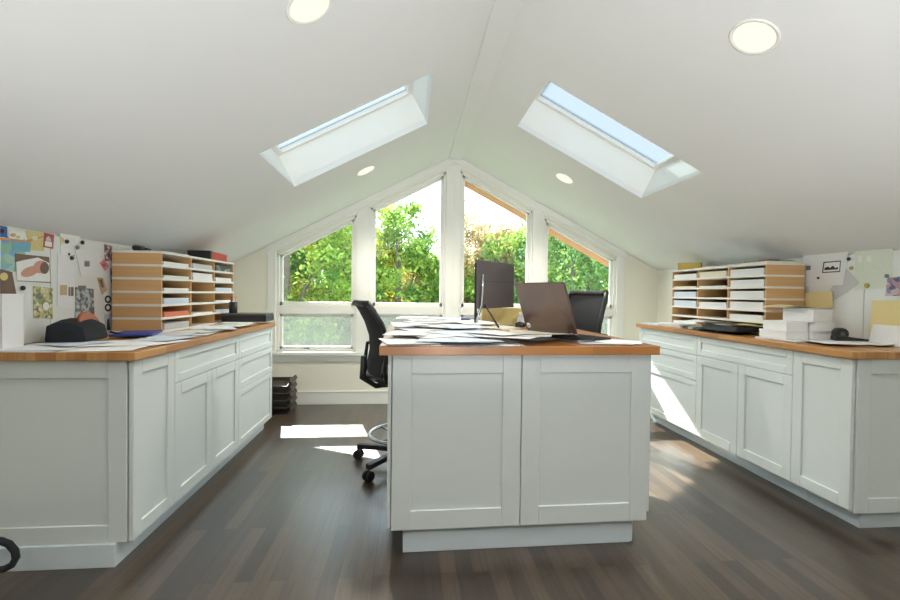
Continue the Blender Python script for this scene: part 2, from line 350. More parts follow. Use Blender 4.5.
# roof overhang beyond the gable
ov = MB()
for a, b in ((XL-.6, XM), (XM, XR+.6)): ov.prism([(a, YB+.141, zc(a)+.0), (b, YB+.141, zc(b)+.0), (b, YB+.141, zc(b)+.2), (a, YB+.141, zc(a)+.2)], (0, .76, 0))
struct(ov.build('roof', 'cedar'))
# recessed lights
def downlight(x, y, label, visible=True):
    side = -1 if x < XM else 1
    nrm = Vector((SL*-side*-1, 0, -1)) if False else Vector((SL if side < 0 else -SL, 0, -1)).normalized()
    q = nrm.to_track_quat('Z', 'Y').to_matrix().to_4x4(); base = Vector((x, y, zc(x)))
    t = tag(thing('recessed_light', label, 'ceiling light', base), label, 'ceiling light', 'recessed lights in the sloping ceiling')
    m = q.to_3x3()
    ring = MB().lathe([(.080, .001), (.091, .001), (.092, .003), (.089, .005), (.081, .005), (.079, .003)], m=m).build('trim_ring', 'trim_paint', t)
    MB().lathe([(.0795, .0012), (.077, .003), (.04, .0042), (.002, .0045)], m=m).build('lamp_lens', 'lamp_lens', t)
    l = light('lamp', 'SPOT', base+nrm*.05, LAMP_W*(2.0 if y > 3 else 1), (1, .93, .82), shadow_soft_size=.07, spot_size=radians(150), spot_blend=.6)
    l.rotation_euler = Vector((nrm.x*.3, 0, -1)).to_track_quat('-Z', 'Y').to_euler()
downlight(-.375, 1.69, 'round lit recessed light at the top edge of the left ceiling slope')
downlight(1.336, 1.67, 'round lit recessed light high on the right ceiling slope, nearest the right corner')
downlight(-.385, 3.88, 'small round lit recessed light between the left skylight and the gable windows')
downlight(1.336, 3.85, 'small round lit recessed light between the right skylight and the gable windows')
for x in (-.38, 1.336):  # unseen pair behind the camera, added as fill light, no fixtures
    for y in (-.5,):
        l = light('lamp', 'SPOT', (x, y, zc(x)-.06), LAMP_W, (1, .93, .82), shadow_soft_size=.07, spot_size=radians(150), spot_blend=.6)

# ---------------------------------------------------------------- cabinets
def frame_m(o, u, n):
    """local (a along u, b outwards n, c up) -> world"""
    u = Vector(u).normalized(); n = Vector(n).normalized()
    m = Matrix((u, n, Vector((0, 0, 1)))).transposed().to_4x4(); m.translation = Vector(o); return m
def shaker(mb, m, w, h, t=.02, rail=.062, rec=.009):
    """framed flat-panel front; m origin lower corner, outward = +b"""
    mb.box((rail-.002, 0, rail-.002), (w-rail+.002, t-rec, h-rail+.002), m)
    mb.box((0, 0, 0), (rail, t, h), m); mb.box((w-rail, 0, 0), (w, t, h), m)
    mb.box((rail, 0, 0), (w-rail, t, rail), m); mb.box((rail, 0, h-rail), (w-rail, t, h), m)
G = .003
def cabinet(label, group, xf, xb, y0, y1, fronts, sgn, toe_x, zt=.878, zb=.1, end=False, toe_y=0):
    """base unit whose fronts face sgn*x at x = xf; fronts: list of (kind, y0, y1, z0, z1)"""
    xb += sgn*.012
    t = thing('base_cabinet', label, 'cabinet', ((xf+xb)/2, (y0+y1)/2, 0), 0, group); L = t.location.copy()
    def put(mb, n, bev=.0025, m='cabinet_paint'):
        o = mb.build(n, m, bevel=bev, loc=L); o.parent = t; o.location = (0, 0, 0); return o
    bx = xf-sgn*.021
    put(MB().box((min(bx, xb), y0+.001, zb), (max(bx, xb), y1-.001, zt-.001)), 'body')
    a, b = sorted((toe_x, xb))
    put(MB().box((a, y0+toe_y+.001, 0), (b, y1-.001, zb-.001)), 'toe_kick', .002, 'toe_paint')
    for kind, f0, f1, z0, z1 in fronts:
        mb = MB(); m = frame_m((xf-sgn*.02, f0+G/2, z0+G/2), (0, 1, 0), (sgn, 0, 0))
        shaker(mb, m, f1-f0-G, z1-z0-G, rail=.062 if kind == 'door' else .045)
        put(mb, kind)
    if end:
        mb = MB(); x0, x1 = sorted((xb, xf-sgn*.026))
        shaker(mb, frame_m((x0, y0, zb), (1, 0, 0), (0, -1, 0)), x1-x0, zt-zb, t=.018, rail=.075)
        put(mb, 'end_panel')
    return t
Z1 = .878
XFL, XFR = -1.17, 2.2
cabinet('left-hand base cabinet nearest the camera, framed end panel and one narrow door', 'white cabinets under the left worktop', XFL, XL, 2.04, 2.365,
        [('door', 2.025, 2.365, .1, Z1)], 1, -1.236, end=True, toe_y=-.03)
cabinet('left-hand middle base cabinet, one wide drawer above a pair of doors', 'white cabinets under the left worktop', XFL, XL, 2.365, 3.215,
        [('drawer', 2.365, 3.215, .71, Z1), ('door', 2.365, 2.79, .1, .71), ('door', 2.79, 3.215, .1, .71)], 1, -1.236)
cabinet('left-hand far base cabinet of three drawers, nearest the gable windows', 'white cabinets under the left worktop', XFL, XL, 3.215, 3.97,
        [('drawer', 3.215, 3.97, .71, Z1), ('drawer', 3.215, 3.97, .495, .71), ('drawer', 3.215, 3.97, .1, .495)], 1, -1.236)
tag(MB().box((XL+.001, 2.0, .88), (-1.15, 3.985, .915)).build('worktop', 'butcher_y', bevel=.003, loc=(-1.5, 3, .88)), 'long butcher-block worktop along the left wall, over the white cabinets', 'countertop')
cabinet('right-hand base cabinet nearest the camera, framed end panel and one tall door', 'white cabinets under the right worktop', XFR, XR, 2.065, 2.40,
        [('door', 2.05, 2.40, .115, Z1)], -1, 2.31, end=True, toe_y=.03)
cabinet('right-hand middle base cabinet, one wide drawer above a pair of doors', 'white cabinets under the right worktop', XFR, XR, 2.40, 3.27,
        [('drawer', 2.40, 3.27, .73, Z1), ('door', 2.40, 2.832, .115, .73), ('door', 2.832, 3.27, .115, .73)], -1, 2.31)
cabinet('right-hand far base cabinet of three drawers, partly lit by the sun', 'white cabinets under the right worktop', XFR, XR, 3.27, 4.14,
        [('drawer', 3.27, 4.14, .725, Z1), ('drawer', 3.27, 4.14, .53, .725), ('drawer', 3.27, 4.14, .115, .53)], -1, 2.31)
tag(MB().box((2.175, 2.03, .88), (XR-.001, 4.165, .915)).build('worktop', 'butcher_y', bevel=.003, loc=(2.45, 3, .88)), 'long butcher-block worktop along the right wall, over the white cabinets', 'countertop')

# island
IZ = .95
isl = thing('island_cabinet', 'white island cabinet with two framed panels facing the camera', 'cabinet', (.51, 2.0, 0), radians(.8)); rt = isl
def ip(mb, n, m='cabinet_paint', bev=.0025, par=None): return mb.build(n, m, par or rt, bevel=bev)
X0, X1 = -.605, .622   # local
ip(MB().box((X0+.02, .021, .13), (X1-.02, .62, IZ-.041)), 'body')
for k, (a, b) in enumerate(((X0+.02, .0), (0, X1-.012))):
    mb = MB(); shaker(mb, frame_m((a+.002, .02, .125), (1, 0, 0), (0, -1, 0)), b-a-.004, IZ-.041-.127, t=.02, rail=.085); ip(mb, 'panel')
ip(MB().box((X0+.002, .012, .13), (X0+.018, .62, IZ-.041)), 'side_panel'); ip(MB().box((X1-.010, .012, .16), (X1+.004, .62, IZ-.041)), 'side_panel')
ip(MB().box((X0+.075, .045, 0), (X1-.07, .6, .129)), 'toe_kick', 'toe_paint')
ip(MB().box((X1-.069, .05, 0), (X1-.055, .6, .129)), 'end_board', 'toe_paint')
ip(MB().box((X0+.3, 1.0, 0), (X1-.3, 1.45, IZ-.041)), 'rear_pedestal')
tag(MB().box((-.64, -.045, IZ-.04), (.634, 1.45, IZ)).build('island_worktop', 'butcher_x', bevel=.003), 'thick butcher-block worktop of the island, strewn with papers', 'countertop')
iw = bpy.data.objects['island_worktop']; iw.location = (.51, 2.0, 0); iw.rotation_euler = (0, 0, radians(.8))

# ---------------------------------------------------------------- pigeonhole shelves
def pigeonholes(label, xw, sgn, y0, y1, zb, rows=6, pitch=.0815, depth=.29):
    """open on the side facing sgn*x, back on the wall xw"""
    t = thing('pigeonhole_shelf', label, 'shelf', (xw+sgn*depth/2, (y0+y1)/2, zb), 0, 'pigeonhole shelves on the worktops'); L = t.location.copy()
    xf = xw+sgn*depth; bt = .014
    def put(mb, n, m, bev=0.001):
        o = mb.build(n, m, bevel=bev, loc=L); o.parent = t; o.location = (0, 0, 0); return o
    a, b = sorted((xw, xf))
    for r in range(rows+1):
        z = zb+r*pitch
        put(MB().box((a, y0, z), (b, y1, z+bt)), 'shelf_board', 'shelf_edge')
    cw = (y1-y0)/3; mb = MB()
    a2, b2 = sorted((xw+sgn*.002, xf-sgn*.004))
    for c in range(4):
        yy = y0+.002+(y1-y0-.014)*c/3; d = MB()
        for r in range(rows): d.box((a2, yy, zb+r*pitch+bt), (b2, yy+.01, zb+(r+1)*pitch))
        put(d, 'divider', 'birch', 0)
    bk = sorted((xw+sgn*.002, xw+sgn*.007)); d = MB()
    for r in range(rows): d.box((bk[0], y0+.013, zb+r*pitch+bt), (bk[1], y1-.013, zb+(r+1)*pitch))
    put(d, 'back_panel', 'birch', 0)
    return t
pigeonholes('birch pigeonhole shelf with white edges on the left worktop', XL+.03, 1, 2.895, 4.02, .9155)
pigeonholes('birch pigeonhole shelf with white edges on the right worktop', XR-.035, -1, 2.885, 4.0, .9155)
SZ, PT, BT = .9155, .0815, .014
def slabs(name, label, cat, x0, x1, y0, y1, z, h, material, group=None, n=None, jit=.006, rz=0):
    """a stack: jittered thin slabs in one mesh; origin at its base"""
    cx, cy = (x0+x1)/2, (y0+y1)/2; w, d = x1-x0, y1-y0; n = n or max(1, int(h/.006)); mb = MB(); hh = h/n
    for i in range(n):
        a = random.uniform(-jit, jit); b = random.uniform(-jit, jit)
        m = Matrix.Rotation(random.uniform(-jit, jit)*2.5, 4, 'Z'); m.translation = Vector((a, b, 0))
        mb.box((-w/2, -d/2, i*hh), (w/2, d/2, (i+1)*hh-.0006), m)
    o = mb.build(name, material); o.location = (cx, cy, z); o.rotation_euler = (0, 0, rz)
    return tag(o, label, cat, group)
COLN = ['near column', 'middle column', 'far column']; ROWN = ['top row', 'second row', 'third row', 'fourth row', 'fifth row', 'bottom row']
def cellfill(side, c, r, h, material, desc, depth=.24, w=.31, out=0, rz=0):
    xw, sgn, y0, y1 = (XL+.03, 1, 2.895, 4.02) if side == 'left' else (XR-.035, -1, 2.885, 4.0)
    cw = (y1-y0-.014)/3; yc = y0+.007+cw*(c+.5); z = SZ+(5-r)*PT+BT+.0005
    a, b = sorted((xw+sgn*(.29-depth-.005+out), xw+sgn*(.285+out)))
    h = min(h, PT-BT-.004)
    slabs('paper_stack', f'{desc} in the {ROWN[r]} of the {side} shelf, {COLN[c]}', 'paper', a, b, yc-w/2, yc+w/2, z, h, material, f'papers filed in the {side} pigeonhole shelf', jit=.003, rz=rz)
LF = [(0, 0, .022, 'paper', 'thin pile of white papers'), (0, 1, .018, 'ink_pale_green', 'thin greenish pile of papers'), (0, 2, .02, 'paper', 'low pile of white papers'), (0, 3, .036, 'paper_blue', 'pale blue paper stack'),
      (0, 4, .03, 'orange_paper', 'orange paper stack'), (0, 5, .04, 'paper_grey', 'grey paper stack'), (1, 0, .034, 'paper_grey', 'off-white paper stack'), (1, 1, .05, 'paper', 'thick white paper stack'),
      (1, 4, .008, 'paper', 'flat white papers'), (2, 0, .045, 'magazine', 'dark and light magazine stack'), (2, 1, .03, 'paper', 'white paper stack'), (2, 2, .03, 'paper_blue', 'pale paper stack'), (2, 3, .01, 'paper', 'few white sheets'), (2, 4, .014, 'paper_blue', 'few pale blue sheets')]
for c, r, h, m, d in LF: cellfill('left', c, r, h, m, d)
RF = [(0, 0, .048, 'paper', 'tall white paper stack'), (0, 1, .05, 'paper', 'full white paper stack'), (0, 2, .05, 'paper', 'thick white paper stack'), (0, 3, .052, 'paper', 'thick white paper pile'), (0, 4, .04, 'paper', 'white paper stack'),
      (1, 0, .046, 'paper_cream', 'cream paper stack'), (1, 1, .012, 'paper', 'few loose white sheets'), (1, 3, .042, 'paper', 'white paper stack'),
      (2, 0, .04, 'paper', 'white paper stack'), (2, 1, .014, 'paper_cream', 'thin cream pile of papers'), (2, 2, .046, 'paper_blue', 'pale blue paper stack'), (2, 3, .05, 'paper_blue', 'thick pale blue paper stack'), (2, 5, .03, 'paper', 'low pile of white papers')]
for c, r, h, m, d in RF: cellfill('right', c, r, h, m, d, w=.325)
cellfill('left', 0, 0, .01, 'black_plastic', 'x') if False else None
ST = SZ+6*PT+BT+.0005   # top of the shelves
slabs('sheet_pile', 'few white sheets lying on top of the left shelf', 'paper', -1.77, -1.54, 3.0, 3.3, ST, .008, 'paper')
b = thing('box_file', 'long red box lying on top of the left shelf, black end towards the camera', 'box', (-1.60, 3.74, ST), radians(4))
MB().box((-.08, -.159, 0), (.08, .19, .062)).build('box_body', 'red_card', b, bevel=.003); MB().box((-.082, -.19, 0), (.082, -.16, .064)).build('end_cap', 'black_plastic', b, bevel=.003)
b = thing('marker_pen', 'black marker lying on top of the left shelf near the pinboard', 'pen', (-1.66, 2.94, ST+.016), radians(75))
MB().cyl((-.045, 0, 0), (.02, 0, 0), .016).build('barrel', 'black_plastic', b); MB().cyl((.02, 0, 0), (.05, 0, 0), .008).cyl((.05, 0, 0), (.075, 0, 0), .005).build('tip', 'rubber', b)
tag(MB().box((-.05, -.095, 0), (.05, .095, .066)).build('yellow_box', 'yellow_card', bevel=.002), 'small yellow box standing on the far end of the right shelf', 'box').location = (2.56, 3.93, ST)
bx = bpy.data.objects['yellow_box']; bx.rotation_euler = (0, 0, radians(52))
slabs('folder_pile', 'flat pile of cream folders on the near end of the right shelf', 'folder', 2.46, 2.70, 2.9, 3.18, ST, .014, 'paper_cream')
tag(MB().box((-.09, -.12, 0), (.09, .12, .006)).build('black_notebook', 'black_plastic', bevel=.001), 'thin black notebook on the cream folders atop the right shelf', 'notebook').location = (2.58, 3.05, ST+.0148)
tag(MB().box((-.04, -.05, 0), (.04, .05, .009)).build('red_notebook', 'red_card', bevel=.002), 'small red notebook on the black notebook atop the right shelf', 'notebook').location = (2.57, 3.03, ST+.0213)
slabs('sheet_pile', 'thin white sheets lying on top of the right shelf beside the yellow box', 'paper', 2.46, 2.68, 3.3, 3.72, ST, .006, 'paper')

# ---------------------------------------------------------------- whiteboards and pinned papers
def board(y0, y1, X, sgn, label):
    a, b = sorted((X, X+sgn*.012))
    return tag(MB().box((a, y0, .917), (b, y1, ZK-.012)).build('whiteboard', 'whiteboard', bevel=.002, loc=((a+b)/2, (y0+y1)/2, .917)), label, 'whiteboard', 'whiteboards on the side walls')
board(1.95, 2.452, XL+.001, 1, 'white magnet board on the left wall, half nearer the camera')
board(2.456, 2.918, XL+.001, 1, 'white magnet board on the left wall, half beside the shelf')
board(2.5, 2.875, XR-.001, -1, 'white magnet board on the right wall, beside the right shelf')
board(1.95, 2.496, XR-.001, -1, 'white magnet board on the right wall, half nearer the camera')
def pinned(side, quad, label, name, cat, material, lay=0, deco=(), group=None, th=.0008):
    """flat sheet on a side board; quad of photo corners (clockwise), deco = [(quad, material, name)] on top"""
    X, sgn = (XL+.0135, 1) if side == 'left' else (XR-.0135, -1)
    X += sgn*lay*.0016
    def poly(q, Xp, t): return MB().prism([onx(px, py, Xp) for px, py in q], (sgn*t, 0, 0))
    c = sum((onx(px, py, X) for px, py in quad), Vector())/len(quad)
    o = poly(quad, X, th).build(name, material, loc=c)
    for i, (q, m, n) in enumerate(deco):
        ch = poly(q, X+sgn*(th+.0002+.0003*i), .0003).build(n, m, loc=c); ch.parent = o; ch.location = (0, 0, 0)
    return tag(o, label, cat, group)
def R_(x0, y0, x1, y1): return [(x0, y0), (x1, y0), (x1, y1), (x0, y1)]
def ell(cx, cy, rx, ry, n=14, rot=0): return [(cx+rx*cos(2*pi*i/n)*cos(rot)-ry*sin(2*pi*i/n)*sin(rot), cy+rx*cos(2*pi*i/n)*sin(rot)+ry*sin(2*pi*i/n)*cos(rot)) for i in range(n)]
gl = 'papers and photos on the left board'; gr = 'papers on the right board'
pinned('left', [(8, 236), (25, 239), (25, 273), (1, 270), (1, 240)], 'pale blue and green map at the left edge of the left board', 'map_print', 'map', 'print_map', 0, group=gl)
pinned('left', [(12, 240.5), (31, 242.5), (30, 252), (12, 251)], 'small blue map piece beside the baby photo', 'map_print', 'map', 'ink_cyan', 1, group=gl)
pinned('left', [(0, 225.5), (7, 227), (7, 237.5), (0, 237)], 'dark blue picture in the top left corner of the left board', 'photo_print', 'photo', 'ink_blue', 1, [([(0, 229), (4, 229.5), (4, 233), (0, 233)], 'ink_dark', 'print_shape')], gl)
pinned('left', [(0, 237.6), (31, 241), (31, 242.2), (0, 240)], 'thin orange strip above the blue map', 'paper_strip', 'paper', 'ink_orange', 2, group=gl)
pinned('left', [(9, 231), (24, 233), (23, 240), (8, 238)], 'white flower card near the top left of the left board', 'greeting_card', 'card', 'ink_white', 3, [(ell(13, 235, 3, 2), 'ink_tan', 'print_shape'), (ell(18, 237, 2.5, 1.6), 'ink_yellow', 'print_shape')], gl)
pinned('left', [(25, 230.5), (45, 233), (44, 251), (30, 250)], 'yellowish road map sheet at the top of the left board', 'map_print', 'map', 'ink_yellow', 0, [([(27, 240), (43, 236), (43, 237.5), (27, 242)], 'ink_orange', 'print_shape'), (ell(35, 238, 3, 2.2), 'ink_pale_green', 'print_shape')], gl)
pinned('left', [(44, 232.5), (54, 235), (53, 249), (43, 247)], 'small photo of a red house at the top of the left board', 'photo_print', 'photo', 'ink_red', 1, [([(45, 241), (52, 242), (52, 247), (45, 246)], 'ink_white', 'print_shape'), ([(46, 238), (48.5, 236), (51, 239), (51, 241), (46, 241)], 'ink_pale', 'print_shape')], gl)
pinned('left', [(15, 253.5), (49, 257), (51, 283), (17, 281)], 'photo of a sleeping newborn in profile on a dark ground', 'photo_print', 'photo', 'ink_brown', 2,
       [([(16, 262), (24, 260), (38, 257.5), (49, 263), (50.5, 282), (17, 280.5)], 'ink_white', 'print_shape'), (ell(30, 271.5, 9.5, 4.8, rot=-.35), 'ink_skin', 'print_shape'), (ell(41, 267, 7.5, 6.5), 'ink_skin', 'print_shape'), (ell(44.5, 268, 4.5, 6), 'ink_brown', 'print_shape')], gl)
pinned('left', [(0, 269), (12, 272), (18, 303), (11, 303), (0, 302)], 'grey brown photo below the blue map', 'photo_print', 'photo', 'ink_brown', 1, [(ell(4, 276.5, 4, 4), 'ink_yellow', 'print_shape')], gl)
pinned('left', [(33, 286), (52.5, 288), (52.5, 319), (33.5, 318)], 'mottled yellow and white photo collage on the left board', 'photo_print', 'photo', 'print_garden', 1, [(ell(46, 306, 3.2, 4), 'ink_white', 'print_shape'), (ell(38, 296, 2.5, 3), 'ink_grey', 'print_shape')], gl)
pinned('left', [(60, 232), (80, 235), (79, 262), (61, 260)], 'white sheet with small pictures at the top of the left board', 'pinned_sheet', 'paper', 'ink_white', 0, [(R_(68, 253, 70, 257), 'ink_dark', 'print_shape'), (R_(73, 255, 74.5, 257.5), 'ink_grey', 'print_shape'), ([(60, 236), (64, 239), (61, 246)], 'ink_yellow', 'print_shape')], gl)
pinned('left', [(74.5, 248), (100, 252), (104, 278), (81, 276)], 'white sheet with a grey square, tilted on the left board', 'pinned_sheet', 'paper', 'paper', 2, [(R_(84.5, 261, 89.5, 266.5), 'ink_grey', 'print_shape')], gl)
pinned('left', [(57.5, 254), (74, 256), (75, 309), (57, 307)], 'tall white sheet with two small photos on the left board', 'pinned_sheet', 'paper', 'paper', 1, [(R_(60, 285, 67, 295), 'ink_tan', 'print_shape'), (R_(68.5, 287, 70.5, 296), 'ink_grey', 'print_shape'), (R_(71, 287, 73.5, 296), 'ink_brown', 'print_shape')], gl)
pinned('left', [(75, 287), (93.5, 289), (94.5, 319), (75.5, 318)], 'grey and pale blue patterned print above the black bag', 'photo_print', 'photo', 'print_grey', 2, [(R_(78, 285.6, 86, 289), 'ink_grey', 'print_shape')], gl)
pinned('left', [(104, 244), (112, 246), (112.5, 261), (105, 261)], 'blue photo of people at the right of the left board', 'photo_print', 'photo', 'print_family', 1, group=gl)
pinned('left', [(99.5, 263), (104, 259), (109, 266), (105, 271)], 'small pink photo turned on its corner', 'photo_print', 'photo', 'ink_pink', 3, [(ell(104, 265, 2, 2), 'ink_red', 'print_shape')], gl)
pinned('left', [(97, 278), (102, 275), (107, 290), (102, 295)], 'tan photo tilted on the left board', 'photo_print', 'photo', 'ink_tan', 1, [([(99, 280), (102, 279), (104, 287), (102, 288)], 'ink_brown', 'print_shape')], gl)
pinned('left', [(110, 268), (116, 269.5), (117.5, 301), (112, 300)], 'narrow strip of small photos beside the left shelf', 'photo_strip', 'photo', 'print_family', 0, group=gl)
pinned('left', [(104, 294), (112.5, 295), (112.5, 313), (104, 312)], 'white card with two dark wreath rings', 'greeting_card', 'card', 'ink_white', 1,
       [(ell(108, 299.3, 3.4, 4), 'ink_dark', 'print_shape'), (ell(108, 299.3, 1.7, 2), 'ink_white', 'print_shape'), (ell(108, 307.6, 3.4, 4), 'ink_dark', 'print_shape'), (ell(108, 307.6, 1.7, 2), 'ink_white', 'print_shape')], gl)
pinned('left', [(104.5, 314), (116.5, 314.5), (117, 331.5), (105, 331)], 'pale photo of two standing figures low on the left board', 'photo_print', 'photo', 'ink_pale', 1, [([(107, 320), (109, 318), (110.5, 330), (106.5, 330)], 'ink_dark', 'print_shape'), ([(112.5, 320), (114, 318), (116, 330), (112, 330)], 'ink_dark', 'print_shape')], gl)
def magnet(side, px, py, m, label, lay=4, r=.011):
    X, sgn = (XL+.0135, 1) if side == 'left' else (XR-.0135, -1); p = onx(px, py, X+sgn*lay*.0016)
    o = MB().lathe([(r, 0), (r, .005), (r*.8, .008), (.002, .008)], m=Matrix.Rotation(sgn*pi/2, 3, 'Y'), n=14).build('magnet', m); o.location = p
    return tag(o, label, 'magnet', 'magnets on the boards')
magnet('left', 22.5, 288, 'ink_dark', 'dark round magnet below the newborn photo'); magnet('left', 66.5, 241.5, 'ink_dark', 'dark round magnet at the top of the tall sheet on the left board')
magnet('left', 82, 242.5, 'ink_dark', 'dark round magnet above the grey-square sheet'); magnet('left', 77, 247.5, 'ink_grey', 'grey magnet on the corner of the grey-square sheet'); magnet('left', 71.5, 258, 'ink_dark', 'dark magnet between the two white sheets')
pinned('right', [(803, 256), (849, 250), (843, 285), (799.5, 287)], 'white sheet with a framed black skyline drawing, right board', 'pinned_sheet', 'paper', 'paper', 3,
       [([(823.5, 262), (841, 260.5), (840, 272), (822, 273)], 'ink_dark', 'print_shape'), ([(824.5, 263), (840, 261.6), (839.2, 271), (823.2, 272)], 'ink_white', 'print_shape'), ([(824.5, 268), (828, 266.5), (830, 268), (833, 265.5), (835, 268), (838, 267), (838, 269.3), (824.3, 270.2)], 'ink_dark', 'print_shape')], gr)
pinned('right', [(806, 266), (810.5, 265.5), (810.5, 270), (806, 270.3)], 'small grey square sticker at the left of the skyline sheet', 'sticker', 'sticker', 'ink_grey', 5, group=gr)
pinned('right', [(846, 268), (859, 283), (835, 300), (830, 290)], 'white envelope pinned askew below the skyline sheet', 'envelope', 'envelope', 'paper_grey', 2, group=gr)
pinned('right', [(855, 250), (893, 245.5), (893, 288), (855, 290)], 'very pale green sheet at the top of the right board', 'pinned_sheet', 'paper', 'ink_pale_green', 0, [([(858, 256), (862, 255.6), (862, 262), (858, 262.4)], 'ink_white', 'print_shape'), ([(867, 256), (871, 255.4), (871, 262), (867, 262.4)], 'ink_white', 'print_shape')], gr)
pinned('right', [(887.5, 278), (900, 276.5), (900, 296), (885, 296)], 'dusky blue and pink photo at the right edge of the right board', 'photo_print', 'photo', 'print_dusk', 2, group=gr)
magnet('right', 851.5, 268, 'gold', 'gold magnet beside the skyline sheet'); magnet('right', 867, 285.5, 'gold', 'gold magnet on the pale green sheet', r=.014)
magnet('right', 849, 259, 'ink_dark', 'dark magnet at the top right corner of the skyline sheet', lay=6); magnet('right', 818.5, 278, 'ink_dark', 'small dark magnet low on the skyline sheet', lay=6, r=.007); magnet('right', 887, 276, 'ink_grey', 'grey magnet above the dusky photo')

# ---------------------------------------------------------------- loose paper
class Field:
    """heights already occupied on a worktop, 1 cm cells"""
    def __init__(s, z): s.z = z; s.h = {}
    def rest(s, cx, cy, w, d, rz, add, m=.0):
        c, n = cos(rz), sin(rz); cells = []
        k = int((hypot(w, d)/2)/.01)+1
        for i in range(-k, k+1):
            for j in range(-k, k+1):
                x, y = i*.01, j*.01; a = c*x+n*y; b = -n*x+c*y
                if abs(a) <= w/2+m and abs(b) <= d/2+m: cells.append((round((cx+x)*100), round((cy+y)*100)))
        z = max([s.h.get(q, s.z) for q in cells]+[s.z])
        for q in cells: s.h[q] = z+add
        return z
def sheet(field, name, label, cat, cx, cy, w, d, rz, material, group=None, curl=.004, n=8, th=.0007):
    z = field.rest(cx, cy, w*.9, d*.9, rz, curl*.25+th+.0004)
    a, b, ph = random.uniform(.3, 1), random.uniform(.3, 1), random.uniform(0, 6)
    hf = lambda u, v: curl*.5*(1+sin(ph+u*3*a+v*4*b))
    vs = []; fs = []
    for t in (0, th):
        for i in range(n+1):
            for j in range(n+1): vs.append((w*(i/n-.5), d*(j/n-.5), hf(i/n, j/n)+t))
    N = (n+1)**2; idx = lambda i, j, k=0: k*N+i*(n+1)+j
    for i in range(n):
        for j in range(n):
            fs.append((idx(i, j, 1), idx(i+1, j, 1), idx(i+1, j+1, 1), idx(i, j+1, 1))); fs.append((idx(i, j), idx(i, j+1), idx(i+1, j+1), idx(i+1, j)))
    for i in range(n):
        for (p, q) in (((i, 0), (i+1, 0)), ((n, i), (n, i+1)), ((i+1, n), (i, n)), ((0, i+1), (0, i))):
            fs.append((idx(*p), idx(*q), idx(*q, 1), idx(*p, 1)))
    o = MB().add(vs, fs, False).build(name, material, recalc=False); o.location = (cx, cy, z+.0003); o.rotation_euler = (0, 0, rz)
    return tag(o, label, cat, group)
def pile(field, label, cx, cy, w, d, rz, h, material, group=None, name='paper_stack', cat='paper', n=None, jit=.008):
    z = field.rest(cx, cy, w, d, rz, h+.0004)
    o = slabs(name, label, cat, cx-w/2, cx+w/2, cy-d/2, cy+d/2, z+.0004, h, material, group, n=n or max(2, int(h/.004)), jit=jit, rz=rz); return o
IF = Field(IZ)
gi = 'loose papers spread over the island'
for x, r, l in ((-.02, .02, 'white sheet flush with the near left corner of the island'), (.20, -.03, 'white sheet flush with the near edge beside the corner sheet'), (.40, .05, 'white sheet flush with the near edge of the island, left of the overhanging sheet')):
    sheet(IF, 'paper_sheet', l, 'paper', x, 2.09, .21, .28, r, 'paper', gi, curl=.002)
# piles on the left half
for k, (x, y, w, d, r, h, m, l) in enumerate([
    (-.0, 2.12, .22, .28, .15, .006, 'paper', 'flat white sheets at the near left corner of the island'),
    (.24, 2.15, .28, .22, -.1, .007, 'paper_blue', 'bluish white pile at the near edge of the island, left half'),
    (.02, 2.42, .22, .3, .1, .010, 'paper', 'white paper pile on the left edge of the island'),
    (.28, 2.45, .3, .22, -.25, .010, 'paper', 'tilted white paper pile in the middle of the island left half'),
    (.03, 2.78, .22, .3, -.08, .015, 'paper_blue', 'taller bluish paper pile on the left edge of the island'),
    (.27, 2.80, .22, .28, .2, .014, 'paper', 'white paper pile behind the tilted pile on the island'),
    (.04, 3.12, .24, .3, .06, .020, 'paper', 'tall white paper pile at the far left corner of the island'),
    (.31, 3.16, .28, .26, -.12, .018, 'paper_cream', 'cream paper pile at the far side of the island'),
    (.50, 2.62, .2, .28, .7, .01, 'paper_cream', 'cream folders below the monitor stand'),
    (.62, 2.30, .2, .26, .5, .012, 'paper_grey', 'grey paper pile between monitor and laptop')]):
    pile(IF, l, x, y, w, d, r, h, m, gi)
k = 0
spots = [(-.02, 2.08, .2), (.16, 2.1, -.3), (.3, 2.08, .1), (.1, 2.25, .5), (-.0, 2.3, -.2), (.25, 2.28, .9), (.38, 2.3, .3), (.05, 2.52, .4), (.2, 2.6, -.5), (.3, 2.55, .2), (.0, 2.66, 0.1), (.13, 2.85, .7), (.32, 2.9, -.3), (.1, 3.05, .2), (.25, 3.2, 1.1), (.02, 3.25, -.1), (.4, 2.75, .3)]
where = ['nearest the left corner', 'half over the bluish pile', 'at the near edge by the bluish pile', 'turned askew near the front', 'close to the left edge', 'lying crosswise behind the front pile', 'near the middle of the near edge', 'on the second pile from the front', 'pointing towards the chair', 'on the tilted pile', 'on the left edge by the chair', 'on the tall bluish pile', 'near the foot of the monitor', 'near the far left corner', 'crosswise on the cream pile', 'topmost at the far left corner', 'under the monitor leg']
for (x, y, r), l in zip(spots, where):
    sheet(IF, 'paper_sheet', f'loose white sheet on the island, {l}', 'paper', x, y, .21, .28, r, random.choice(['paper', 'paper', 'paper_blue', 'paper']), gi, curl=random.uniform(.003, .008))
